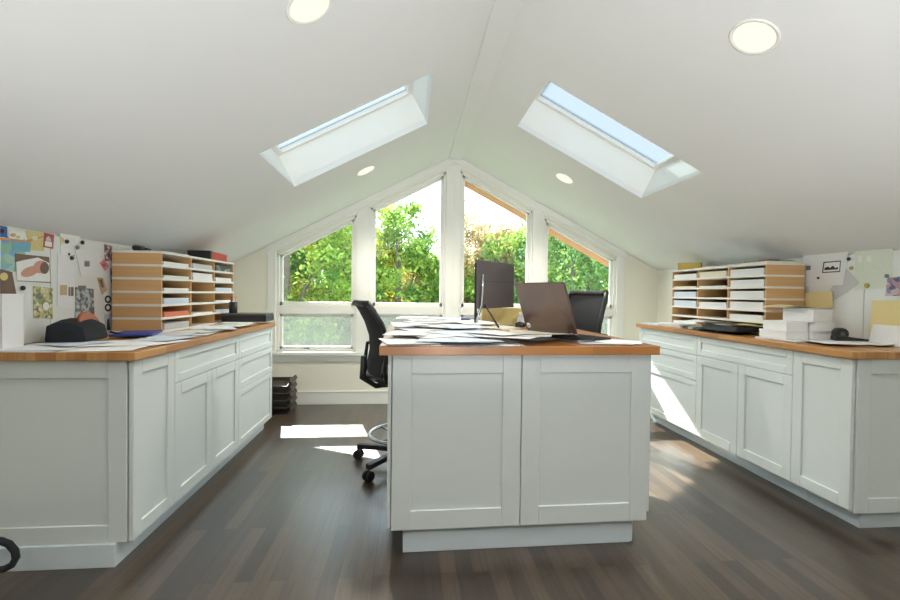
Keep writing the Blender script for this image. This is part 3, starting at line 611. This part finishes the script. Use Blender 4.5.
for (x, y, w, d, r, m, l) in [(.47, 2.10, .21, .28, .95, 'paper', 'white sheet overhanging the near edge of the island'), (.55, 2.16, .21, .28, 1.25, 'paper_grey', 'grey printed sheet in front of the laptop'), (.44, 2.22, .21, .28, .6, 'paper', 'white sheet left of the laptop front'),
                              (.66, 2.24, .21, .3, 1.4, 'paper_cream', 'cream sheet beside the laptop hinge'), (.93, 2.08, .15, .24, 1.35, 'paper_grey', 'greyish sheet right of the laptop at the near edge'), (1.02, 2.12, .15, .21, 1.1, 'paper', 'white sheet at the right end of the island')]:
    sheet(IF, 'paper_sheet', l, 'paper', x, y, w, d, r, m, gi, curl=.005)
tag(MB().box((-.03, -.009, 0), (.03, .009, .012)).build('eraser', 'blue_cover', bevel=.002), 'small blue eraser on the papers beside the monitor', 'eraser').location = (.37, 2.98, IF.rest(.37, 2.98, .06, .02, 0, .013)+.003)

# monitor on an easel stand (seen from behind)
mp = Vector((.40, 2.72, 0)); mu = Vector((.315, .38, 0)); ml = mu.length; ma = atan2(mu.y, mu.x)
mzb = IF.rest(.43, 2.75, .06, .06, 0, .0)
mon = thing('monitor', 'dark flat monitor on an easel stand, seen from behind', 'monitor', (mp.x, mp.y, mzb+.001), ma)
zb_, zt_ = 1.088-mon.location.z, 1.39-mon.location.z
tl = Matrix.Rotation(radians(-4), 4, 'X')
MB().box((0, -.012, zb_), (ml, .012, zt_)).build('screen_panel', 'grey_plastic', mon, bevel=.004)
MB().box((.012, .0121, zb_+.012), (ml-.012, .0135, zt_-.012)).build('screen', 'key_black', mon)
MB().box((.004, -.0135, (zb_+zt_)/2+.02), (ml-.004, -.0121, (zb_+zt_)/2+.022)).build('seam', 'key_black', mon)
MB().tube([(.045, -.02, zb_+.21), (.04, -.024, zb_+.12), (.028, -.024, zb_+.02), (.014, -.012, .05), (.004, .0, .004)], [.007, .008, .009, .010, .009], 10).build('stand_leg', 'steel', mon)
MB().prism([(-.004, -.004, 0), (.012, -.004, 0), (.014, -.004, zt_-.02), (-.004, -.004, zt_-.02)], (0, .012, 0)).build('side_rail', 'black_plastic', mon, bevel=.002)
# rear strut down to the papers in front
inv = Matrix.Rotation(-ma, 4, 'Z')
sf = Vector((.49, 2.46, 0)); sz = IF.rest(.49, 2.46, .02, .02, 0, 0)
ft = inv @ (sf-mp); ft.z = sz+.008-mon.location.z
st0 = inv @ (Vector((.475, 2.8, 0))-mp)
MB().tube([(.09, -.016, zb_+.02), ft], .0055, 8).build('strut', 'black_plastic', mon)

# laptop
LX, LY, LTH = .797, 2.07, -1.078
lt = thing('laptop', 'open brown laptop with its lid back to the camera', 'laptop', (LX, LY, 0), LTH); W_, D_ = .345, .25
tiltb = atan2(.998-.972, D_)
mbz = Matrix.Translation((0, 0, .993)) @ Matrix.Rotation(-tiltb, 4, 'X')
MB().box((-W_, 0, -.018), (0, D_, 0), mbz).build('keyboard_base', 'black_plastic', lt, bevel=.004)
kb = MB()
for r in range(6):
    for c in range(15):
        kb.box((-W_+.02+c*.0205, .035+r*.02, .0002), (-W_+.037+c*.0205, .051+r*.02, .002), mbz)
kb.build('keys', 'key_black', lt)
MB().box((-W_/2-.05, .165, .0002), (-W_/2+.05, .23, .001), mbz).build('touchpad', 'grey_plastic', lt)
ml_ = Matrix.Translation((0, -.001, .996)) @ Matrix.Rotation(.36, 4, 'X')
lid = MB().box((-W_, -.010, 0), (0, 0, .262), ml_).build('lid', 'laptop_lid', lt, bevel=.004)
MB().box((-W_+.012, .0002, .016), (-.012, .0012, .25), ml_).build('screen', 'key_black', lt)
MB().lathe([(.014, 0), (.0142, .0008), (.002, .001)], m=Matrix.Rotation(pi/2, 3, 'X').to_3x3(), n=20).build('logo', 'white_plastic', lid)
lg = [o for o in lid.children][0]; lg.matrix_local = ml_ @ Matrix.Translation((-W_+.028, -.0104, .026))
tcu = bpy.data.curves.new('logo_letters', 'FONT'); tcu.body = 'hp'; tcu.size = .019; tcu.align_x = 'CENTER'; tcu.align_y = 'CENTER'; tcu.shear = .3; tcu.extrude = .0002; tcu.materials.append(MATS['ink_blue'])
t0 = bpy.data.objects.new('t', tcu); tme = bpy.data.meshes.new_from_object(t0); bpy.data.objects.remove(t0); to = bpy.data.objects.new('logo_letters', tme); COL.objects.link(to); to.parent = lid; to.matrix_local = ml_ @ Matrix.Translation((-W_+.028, -.0118, .027)) @ Matrix.Rotation(pi/2, 4, 'X')
MB().box((-W_+.03, .0, -.03), (-.03, .05, -.019), mbz).build('battery', 'black_plastic', lt, bevel=.003)
c_ = Matrix.Rotation(LTH, 4, 'Z') @ Vector((-W_/2, D_/2, 0))+Vector((LX, LY, 0))
# folder pile the laptop stands on
hz = .955
slabs('paper_stack', 'grey folders under the laptop', 'folder', c_.x-.15, c_.x+.15, c_.y-.10, c_.y+.10, IZ+.0004, .0125, 'paper_grey', gi, rz=LTH, n=3, jit=.002)

# odds and ends behind the monitor
def post(x, y, label, name, mat_, dims, rz=0, cat='box', bev=.002):
    z = IF.rest(x, y, dims[0], dims[1], rz, dims[2]+.001)
    o = MB().box((-dims[0]/2, -dims[1]/2, 0), (dims[0]/2, dims[1]/2, dims[2])).build(name, mat_, bevel=bev); o.location = (x, y, z+.0008); o.rotation_euler = (0, 0, rz); return tag(o, label, cat)
post(.66, 3.2, 'upright yellow notepad behind the monitor', 'notepad', 'ink_yellow', (.3, .03, .13), .1, 'notepad')
post(.76, 2.98, 'small tan box right of the monitor', 'small_box', 'yellow_card', (.06, .05, .035), .2)
post(.60, 2.92, 'black stapler body lying below the monitor', 'stapler', 'black_plastic', (.17, .035, .025), .25, 'stapler', .006)
b = thing('bottle', 'small white bottle standing between monitor and laptop', 'bottle', (.78, 3.12, IF.rest(.78, 3.12, .04, .04, 0, .1)+.001))
MB().lathe([(.02, 0), (.022, .005), (.022, .065), (.012, .078), (.012, .082)]).build('bottle_body', 'ink_pale', b); MB().lathe([(.013, .082), (.013, .1), (.003, .102)]).build('cap', 'white_plastic', b)
b = thing('computer_mouse', 'black mouse with white underside by the laptop hinge', 'computer mouse', (.645, 2.58, IF.rest(.645, 2.58, .07, .1, 0, .03)+.001), .4)
MB().lathe([(.03, 0), (.032, .008), (.028, .02), (.014, .029), (.002, .031)]).build('shell', 'black_plastic', b); MB().cyl((.0, .02, .024), (.0, .03, .027), .004).build('wheel', 'white_plastic', b)

# ---------------------------------------------------------------- left worktop
LFd = Field(.915)
tag(MB().box((-1.822, 2.09, .9155), (-1.74, 2.2, 1.155)).build('magazine_file', 'white_plastic', bevel=.003, loc=(-1.78, 2.14, .9155)), 'tall white magazine file at the left edge of the left worktop', 'magazine file')
gw = 'loose papers on the left worktop'
for x, y, w, d, r, m, l in [(-1.34, 2.14, .28, .21, .1, 'paper', 'wide white sheet at the near front corner of the left worktop'), (-1.62, 2.12, .28, .21, -.05, 'paper_blue', 'wide pale sheet along the near end of the left worktop'), (-1.27, 2.36, .21, .28, -.15, 'paper', 'white sheet along the front edge, level with the black bag'),
                            (-1.3, 2.86, .21, .28, .15, 'paper', 'white sheet along the front edge, level with the blue folder'),
                            (-1.60, 2.16, .22, .28, 1.5, 'paper', 'white sheet at the near end of the left worktop'), (-1.42, 2.30, .21, .28, .3, 'paper', 'white sheet in front of the black bag'), (-1.60, 2.28, .21, .28, 1.2, 'paper_blue', 'bluish sheet under the strap of the black bag'),
                            (-1.3, 2.52, .21, .28, -.1, 'paper_blue', 'pale sheet between bag and worktop edge'), (-1.36, 2.74, .21, .28, .3, 'paper_grey', 'grey printed sheet beside the blue folder'), (-1.3, 2.98, .21, .28, -.2, 'ink_pale_green', 'greenish sheet before the left shelf'),
                            (-1.34, 3.2, .21, .28, .2, 'paper', 'white sheet before the middle of the left shelf'), (-1.28, 3.42, .21, .28, -.1, 'ink_pale_green', 'pale green sheet before the far part of the left shelf'), (-1.33, 3.62, .21, .24, .1, 'paper', 'white sheet just before the flat black box'), (-1.26, 3.12, .18, .26, .5, 'paper_blue', 'bluish sheet near the worktop edge before the left shelf')]:
    sheet(LFd, 'paper_sheet', l, 'paper', x, y, w, d, r, m, gw, curl=.004)
# blue folder
fz = LFd.rest(-1.54, 2.70, .2, .27, .35, .014)
b = thing('folder', 'flat blue folder on the left worktop beside the black bag', 'folder', (-1.54, 2.70, fz+.001), .3)
MB().box((-.1, -.135, 0), (.1, .135, .013)).build('cover', 'blue_cover', b, bevel=.005); MB().box((-.085, -.12, .0131), (.085, -.117, .0145)).build('zip', 'black_plastic', b)
# black bag
bag = thing('toiletry_bag', 'black soft bag with a tan leather flap against the left board', 'bag', (-1.66, 2.41, LFd.rest(-1.66, 2.41, .16, .22, 0, .12)+.001), .12)
pr = [(-.09, 0), (.09, 0), (.1, .012), (.085, .075), (.045, .10), (-.045, .105), (-.085, .085), (-.092, .015)]
vs = []; fs = []; ys = [-.15, -.135, -.05, .05, .12, .135]; sc = [.55, .9, 1, 1.04, .95, .6]
for y, s_ in zip(ys, sc): vs += [(x*s_, y, z*s_+(.0)) for x, z in pr]
n = len(pr)
for i in range(len(ys)-1): fs += [(i*n+k, i*n+(k+1) % n, (i+1)*n+(k+1) % n, (i+1)*n+k) for k in range(n)]
fs += [tuple(range(n))[::-1], tuple((len(ys)-1)*n+k for k in range(n))]
o = MB().add(vs, fs, True).build('bag_body', 'black_fabric', bag); bv = o.modifiers.new('bevel', 'BEVEL'); bv.width = .014; bv.segments = 3; bv.limit_method = 'ANGLE'; bv.angle_limit = radians(20)
o.scale = (1.0, .74, 1.0)
MB().prism([(.05-.02*sin(a), .02+.085*cos(a), .086+.052*sin(a)) for a in np.linspace(-.2, pi+.2, 14)], (-.016, .004, .004)).build('flap', 'tan_leather', bag, bevel=.005, seg=3)
MB().tube([(.09, .12, .03), (.12, .17, .012), (.10, .22, .006), (.13, .27, .006)], .005, 8).build('strap', 'black_fabric', bag)
# flat black box + pen cup
bb = thing('flat_box', 'flat black box at the far end of the left worktop', 'box', (-1.33, 3.83, LFd.rest(-1.33, 3.83, .32, .22, 0, .04)+.001), .04)
MB().box((-.17, -.12, 0), (.17, .12, .05)).build('box_base', 'black_plastic', bb, bevel=.004); MB().box((-.168, -.118, .0505), (.168, .118, .064)).build('lid', 'grey_plastic', bb, bevel=.004)
bb.location.x = -1.32
pc = thing('pen_cup', 'dark pen cup with orange pens standing on the flat black box', 'cup', (-1.43, 3.80, bb.location.z+.0655))
MB().lathe([(.03, 0), (.032, .002), (.032, .09), (.029, .09), (.028, .006), (.002, .005)]).build('cup_body', 'black_plastic', pc)
for k, (a, m, l) in enumerate([(0, 'ink_orange', 'orange pen, leftmost in the dark pen cup'), (1.6, 'ink_yellow', 'yellow pen in the dark pen cup'), (3.0, 'ink_red', 'red pen in the dark pen cup'), (4.6, 'ink_dark', 'dark pen in the dark pen cup')]):
    p = thing('pen', l, 'pen', (-1.43+.008*cos(a), 3.80+.008*sin(a), pc.location.z+.0075), 0, 'pens in the cup')
    MB().cyl((0, 0, 0), (.014*cos(a), .014*sin(a), .115), .0042, 8).build('pen_body', m, p); MB().cyl((.014*cos(a), .014*sin(a), .1152), (.0158*cos(a), .0158*sin(a), .13), .0045, 8).build('cap', m, p)

# ---------------------------------------------------------------- right worktop
RFd = Field(.915)
gm = 'papers and magazines on the right worktop'
pile(RFd, 'sheets with a blue cover at the far end of the right worktop', 2.32, 4.0, .24, .24, .1, .008, 'paper_blue', gm)
pile(RFd, 'white paper pile at the far part of the right worktop', 2.34, 3.72, .22, .26, .15, .03, 'paper', gm)
pile(RFd, 'dark magazine pile before the right shelf', 2.34, 3.38, .22, .3, -.15, .022, 'magazine', gm, 'magazine', 'magazine', n=4)
pile(RFd, 'black folders stacked beside the white boxes', 2.33, 3.06, .26, .32, .1, .036, 'black_plastic', gm, 'folder_pile', 'folder', n=4)
sheet(RFd, 'magazine', 'open pale green magazine on the black folders', 'magazine', 2.36, 3.04, .21, .28, .7, 'ink_pale_green', gm, curl=.01)
sheet(RFd, 'magazine', 'black magazine lying askew over the folders', 'magazine', 2.32, 3.18, .2, .27, -.5, 'ink_dark', gm, curl=.01)
sheet(RFd, 'paper_sheet', 'white sheet sliding off the dark magazines', 'paper', 2.32, 3.36, .18, .25, .5, 'paper', gm, curl=.01)
sheet(RFd, 'paper_sheet', 'yellowish sheet on top of the black folders', 'paper', 2.35, 2.98, .18, .25, -.2, 'ink_yellow', gm, curl=.008)
gb = 'white boxes stacked on the right worktop'
def wbox(x, y, w, d, h, rz, l, m='paper'):
    z = RFd.rest(x, y, w, d, rz, h+.0008)
    t = thing('carton', l, 'box', (x, y, z+.0006), rz, gb)
    MB().box((-w/2, -d/2, 0), (w/2, d/2, h-.012)).build('box_base', m, t, bevel=.0015); MB().box((-w/2-.001, -d/2-.001, h-.0118), (w/2+.001, d/2+.001, h)).build('lid', m, t, bevel=.0015)
    return t
pile(RFd, 'flat white sheets under the white boxes', 2.42, 2.60, .34, .30, .05, .010, 'paper', gm)
wbox(2.33, 2.62, .15, .20, .052, .05, 'white box, lower left of the stack on the right worktop')
wbox(2.50, 2.62, .16, .20, .052, .05, 'white box, lower right of the stack on the right worktop')
wbox(2.345, 2.625, .14, .18, .055, .02, 'white box with a black dot, second layer of the stack')
wbox(2.50, 2.60, .15, .18, .055, .10, 'white box on the second layer, nearer the wall')
wbox(2.47, 2.60, .15, .19, .075, .16, 'topmost white box of the stack on the right worktop')
sheet(RFd, 'paper_sheet', 'white folded sheet topping the stack of white boxes', 'paper', 2.42, 2.66, .2, .25, .3, 'paper_blue', gm, curl=.012)
sheet(RFd, 'manila_folder', 'manila folder on top of the white boxes', 'folder', 2.44, 2.70, .2, .26, .2, 'manila', gm, curl=.02)
pinned('right', [(789, 294), (833, 291), (833, 308), (789, 310)], 'manila folder leaning behind the white boxes', 'manila_folder', 'folder', 'manila', 7, group='manila folders on the right', th=.002)
sheet(RFd, 'paper_sheet', 'white sheet on the right worktop between boxes and tape dispenser', 'paper', 2.60, 2.36, .2, .24, .3, 'paper', gm, curl=.003)
sheet(RFd, 'paper_sheet', 'white sheet on the right worktop in front of the boxes', 'paper', 2.40, 2.36, .21, .26, -.3, 'paper', gm, curl=.003)
# tape dispenser (black, rounded)
td = thing('tape_dispenser', 'black tape dispenser at the near end of the right worktop', 'tape dispenser', (2.575, 2.44, RFd.rest(2.575, 2.44, .12, .04, 0, .07)+.001), radians(-15))
MB().prism([(-.07, -.028, 0), (.1, -.028, 0), (.1, -.028, .012), (.02, -.028, .02), (-.02, -.028, .028), (-.07, -.028, .028)], (0, .056, 0)).build('base', 'black_plastic', td, bevel=.004)
MB().cyl((-.035, -.024, .04), (-.035, .024, .04), .034, 28).build('tape_roll', 'black_plastic', td, bevel=.003); MB().cyl((-.035, -.0255, .04), (-.035, .0255, .04), .013, 20).build('hub', 'grey_plastic', td)
# manila envelope with white papers, leaning on the right board
def lean(label, name, cat, material, y0, y1, z1, xb, off, group):
    o = MB().prism([(XR-.02-off, y0, z1), (XR-.02-off, y1, z1), (xb, y1, .9165), (xb, y0, .9165)], (-.0025, 0, 0)).build(name, material, loc=(xb, (y0+y1)/2, .9165)); return tag(o, label, cat, group)
lean('large manila folder leaning on the right board at the near end', 'manila_folder', 'folder', 'manila', 2.06, 2.43, 1.17, XR-.05, .012, 'manila folders on the right')
lean('white papers leaning in front of the large manila folder', 'paper_sheet', 'paper', 'paper', 2.06, 2.40, 1.03, XR-.085, .036, 'papers leaning on the right board')

# ---------------------------------------------------------------- stacked letter trays on the floor, far left
tr = []
for k in range(5):
    t = thing('letter_tray', ['lowest', 'second lowest', 'middle', 'second highest', 'topmost'][k]+' dark letter tray of the stack on the floor below the left gable window', 'letter tray', (-1.27, 4.55, .001+k*.068), radians(0), 'letter trays stacked on the floor')
    if k == 0:
        o = MB().box((-.12, -.16, 0), (.12, .16, .004)).build('tray_floor', 'tray_brown', t, bevel=.001)
        mb = MB()
        for sx_ in (-1, 1): mb.prism([(sx_*.118, -.16, .0041), (sx_*.118, .16, .0041), (sx_*.118, .16, .036), (sx_*.118, -.06, .036), (sx_*.118, -.16, .012)], (-sx_*.004, 0, 0))
        mb.box((-.113, .156, .0041), (.113, .16, .036)); mb.build('tray_walls', 'tray_brown', t)
        MB().prism([(.119, -.16, .001), (.119, -.16, .006), (.140, -.13, .036), (.119, -.10, .064), (.122, -.10, .0665), (.146, -.13, .036)], (0, .24, 0)).build('side_lip', 'tray_brown', t)
        MB().prism([(-.119, -.16, .001), (-.119, -.16, .006), (-.140, -.13, .036), (-.119, -.10, .064), (-.122, -.10, .0665), (-.146, -.13, .036)], (0, .24, 0)).build('side_lip', 'tray_brown', t)
        proto = t
    else:
        for ch in proto.children:
            c = ch.copy(); COL.objects.link(c); c.parent = t

# ---------------------------------------------------------------- strap of a bag on the floor, bottom left
sb = thing('shoulder_bag', 'dark bag at the bottom left with a strap loop on the floor', 'bag', (-1.62, 1.78, 0))
o = MB().box((-.30, -.05, .001), (-.12, .14, .18)).build('bag_body', 'black_fabric', sb, bevel=.04, seg=4)
mb = MB(); mb.tube([ony(px_, py_, 1.84)-sb.location for px_, py_ in ((-26, 545), (-14, 540), (0, 540.5), (9, 544), (15, 551), (16, 558), (12, 565), (4, 569), (-8, 571), (-24, 573))], [.013]*10, 8); mb.build('strap', 'black_fabric', sb)
# ---------------------------------------------------------------- office chairs (face local +x)
def make_chair(label):
    t = thing('office_chair', label, 'chair', (0, 0, 0), 0, 'drafting chairs at the island')
    ba = MB().lathe([(.045, .06), (.05, .07), (.05, .11), (.03, .12), (.002, .12)])
    for k in range(5):
        a = 2*pi*k/5+pi+radians(33); c, s = cos(a), sin(a)
        m = Matrix.Rotation(a, 4, 'Z')
        ba.box((.03, -.022, .082), (.2, .022, .115), m); ba.prism([m @ Vector(p) for p in ((.2, -.022, .082), (.2, .022, .082), (.2, .022, .115), (.2, -.022, .115))], m.to_3x3() @ Vector((.15, 0, -.008)))
    ba.build('base', 'black_plastic', t, bevel=.005)
    for k in range(5):
        a = 2*pi*k/5+pi+radians(33); c, s = cos(a), sin(a); r = .345
        cst = MB(); d = Vector((-s, c, 0)).normalized(); p = Vector((r*c, r*s, .033))
        cst.cyl(p-d*.026, p-d*.006, .032, 20); cst.cyl(p+d*.006, p+d*.026, .032, 20); cst.cyl(p+Vector((0, 0, -.002)), p+Vector((0, 0, .045)), .008, 8)
        cst.cyl(p-d*.006, p+d*.006, .02, 14)
        cst.build('caster', 'rubber', t, bevel=.003)
    MB().cyl((0, 0, .121), (0, 0, .34), .028, 20).cyl((0, 0, .34), (0, 0, .57), .017, 16).build('gas_column', 'black_plastic', t)
    fr = MB().tube([(.235*cos(a), .235*sin(a), .215) for a in np.linspace(0, 2*pi, 40, endpoint=False)], .012, 10, closed=True)
    for k in range(4): a = k*pi/2+.5; fr.tube([(.025*cos(a), .025*sin(a), .19), (.23*cos(a), .23*sin(a), .213)], .008, 8)
    fr.build('foot_ring', 'steel', t)
    MB().box((-.1, -.1, .55), (.12, .1, .585)).build('tilt_mechanism', 'black_plastic', t, bevel=.01)
    se = MB().box((-.22, -.24, .586), (.26, .24, .65)).build('seat', 'black_fabric', t, bevel=.028, seg=4)
    # back frame: two curved side rails and mesh between
    prof = [(-.24, .62), (-.235, .70), (-.215, .78), (-.22, .88), (-.255, .98), (-.30, 1.06), (-.335, 1.11)]
    def arc(x, z, hw, n=9): return [(x-.0+.035*(abs(2*i/(n-1)-1)**2), hw*(2*i/(n-1)-1), z) for i in range(n)]
    hw = [.17, .2, .215, .22, .215, .20, .175]
    rail = MB()
    for sgn in (-1, 1): rail.tube([(x+.035, sgn*w, z) for (x, z), w in zip(prof, hw)], [.014, .016, .016, .016, .016, .016, .018], 10)
    for i in (0, -1): rail.tube(arc(*prof[i], hw[i]), .02, 10)
    rail.build('back_frame', 'black_plastic', t)
    vs = []; fs = []; n = 9
    for (x, z), w in zip(prof, hw): vs += arc(x, z, w)
    N = len(vs); vs += [(x-.006, y, z) for x, y, z in vs]
    for i in range(len(prof)-1):
        for j in range(n-1):
            q = (i*n+j, i*n+j+1, (i+1)*n+j+1, (i+1)*n+j); fs += [q, tuple(N+v for v in q)[::-1]]
    for i in range(len(prof)-1): fs += [(i*n, (i+1)*n, N+(i+1)*n, N+i*n), (i*n+n-1, N+i*n+n-1, N+(i+1)*n+n-1, (i+1)*n+n-1)]
    MB().add(vs, fs, True).build('mesh_back', 'dark_mesh', t)
    MB().tube([(-.06, 0, .57), (-.2, 0, .56), (-.29, 0, .62), (-.285, 0, .76)], [.022, .024, .024, .018], 10).build('back_support', 'black_plastic', t)
    for sgn in (-1, 1):
        y = sgn*.27
        MB().tube([(-.1, sgn*.2, .60), (-.12, y, .60), (-.2, y, .62), (-.215, y, .70), (-.2, y, .815), (-.1, y, .83), (.06, y, .83), (.075, y, .8), (.06, y, .66), (.02, y, .60), (.0, sgn*.2, .60)], .014, 10).build('armrest', 'black_plastic', t)
    return t
ch1 = make_chair('black mesh drafting chair at the left side of the island, by the windows')
ch1.location = (-.03, 3.10, 0); ch1.rotation_euler = (0, 0, radians(18))
ch2 = copy_tree(ch1); ch2['label'] = 'black mesh chair on the right of the island, only its back above the laptop keyboard'
for c_ in ch2.children:
    if c_.name.split('.')[0] in ('seat', 'back_frame', 'mesh_back', 'back_support', 'armrest', 'tilt_mechanism'): c_.location.z += .085
ch2.location = (1.06, 3.16, 0); ch2.rotation_euler = (0, 0, radians(204))

# ---------------------------------------------------------------- outside
GZ = -3.6
g = MB().box((-45, YB+1.2, GZ-.3), (55, 90, GZ)).build('ground', 'lawn'); struct(g)
def tree(x, y, top, r, material, label, seed, n=9000, leaf=.11, low=None):
    rg = np.random.default_rng(seed); low = GZ+1.2 if low is None else low
    t = thing('tree', label, 'tree', (x, y, GZ), 0, 'trees beyond the gable windows')
    cz = (top+low)/2-GZ; hz = (top-low)/2
    K = 70; c = rg.normal(size=(K, 3)); c /= np.linalg.norm(c, axis=1)[:, None]; rad = rg.uniform(.45, .95, K)**.6
    c = c*rad[:, None]*np.array([r, r, hz]); sz = rg.uniform(.22, .42, K)*r*.75
    k = rg.integers(0, K, n); p = c[k]+rg.normal(size=(n, 3))*sz[k][:, None]*.5; p[:, 2] += cz
    p[:, 2] = np.minimum(p[:, 2], top-GZ+rg.uniform(-.3, .12, n))
    a = rg.normal(size=(n, 3)); a /= np.linalg.norm(a, axis=1)[:, None]; b = np.cross(a, rg.normal(size=(n, 3))); b /= np.linalg.norm(b, axis=1)[:, None]
    s = leaf*rg.uniform(.5, 1.1, n)[:, None]
    V = np.empty((n, 4, 3)); V[:, 0] = p-a*s; V[:, 1] = p+b*s*.5; V[:, 2] = p+a*s; V[:, 3] = p-b*s*.5
    me = bpy.data.meshes.new('foliage'); me.vertices.add(4*n); me.vertices.foreach_set('co', V.reshape(-1)); me.loops.add(4*n); me.loops.foreach_set('vertex_index', np.arange(4*n, dtype=np.int32))
    me.polygons.add(n); me.polygons.foreach_set('loop_start', np.arange(0, 4*n, 4, dtype=np.int32)); me.update(calc_edges=True); me.materials.append(MATS[material])
    o = bpy.data.objects.new('foliage', me); COL.objects.link(o); o.parent = t
    tk = MB().tube([(0, 0, 0), (.05, .03, cz*.4), (0, 0, cz), (.05, 0, cz+hz*.5)], [.16, .13, .09, .04], 10)
    for q in range(7):
        e = c[q*9]*.8; tk.tube([(0, 0, cz*.75+q*.1), (e[0]*.5, e[1]*.5, cz+e[2]*.4-.1), (e[0], e[1], cz+e[2])], [.06, .04, .015], 6)
    tk.build('trunk', 'bark', t)
def px(x): return (x-410)/450
T = [(290, 11, 4.6, 2.1, 'leaf_green', 'green tree filling the left gable window'), (345, 13.5, 4.4, 2.0, 'leaf_yellow', 'bright yellow-green tree behind the left gable window'),
     (398, 12, 3.75, 1.35, 'leaf_green', 'green tree with a peaked crown at the left of the tall left window'), (436, 14.5, 3.1, 1.5, 'leaf_rust', 'yellowing tree at the right of the tall left window'),
     (416, 17, 2.6, 1.8, 'leaf_yellow', 'yellow-green tree low in the tall left window'),
     (480, 15, 4.25, 1.7, 'leaf_rust', 'tree tinged with rust in the tall right window'), (516, 13, 3.5, 1.6, 'leaf_green', 'green tree at the right of the tall right window'),
     (575, 11, 3.6, 1.8, 'leaf_dark', 'darker green tree filling the right gable window'), (618, 13.5, 4.0, 2.0, 'leaf_green', 'green tree at the far right of the right gable window'),
     (545, 16, 4.2, 2.0, 'leaf_yellow', 'yellow-green tree between the two right-hand windows'), (455, 21, 2.6, 2.6, 'leaf_dark', 'distant dark green tree behind the centre post'),
     (320, 18, 4.6, 2.6, 'leaf_dark', 'distant dark green tree behind the left gable window'), (600, 20, 4.6, 3.0, 'leaf_yellow', 'distant yellow-green tree behind the right gable window'), (385, 22, 3.0, 2.6, 'leaf_yellow', 'distant yellow-green tree behind the tall left window'), (500, 22, 4.3, 2.8, 'leaf_green', 'distant green tree behind the tall right window'),
     (240, 13, 4.6, 2.2, 'leaf_dark', 'dark green tree left of the left gable window'), (665, 13, 4.4, 2.2, 'leaf_dark', 'dark green tree right of the right gable window')]
for k, (p, y, top, r, m, l) in enumerate(T):
    tree(px(p)*y, y, top, r, m, l, 10+k, n=int(19000*max(1, r/1.6)), leaf=.068+.003*max(0, y-11))
# neighbouring house, its roof showing between the trees
hs = thing('house', 'neighbouring house with a brown shingle roof among the trees', 'house', (1.6, 34, GZ-1.3), .2)
MB().box((-4, -3, 0), (4, 3, 3.6)).build('wall', 'siding', hs); MB().prism([(-4.4, -3.4, 3.6), (4.4, -3.4, 3.6), (0, -3.4, 5.4)], (0, 6.8, 0)).build('roof', 'roof_shingle', hs)
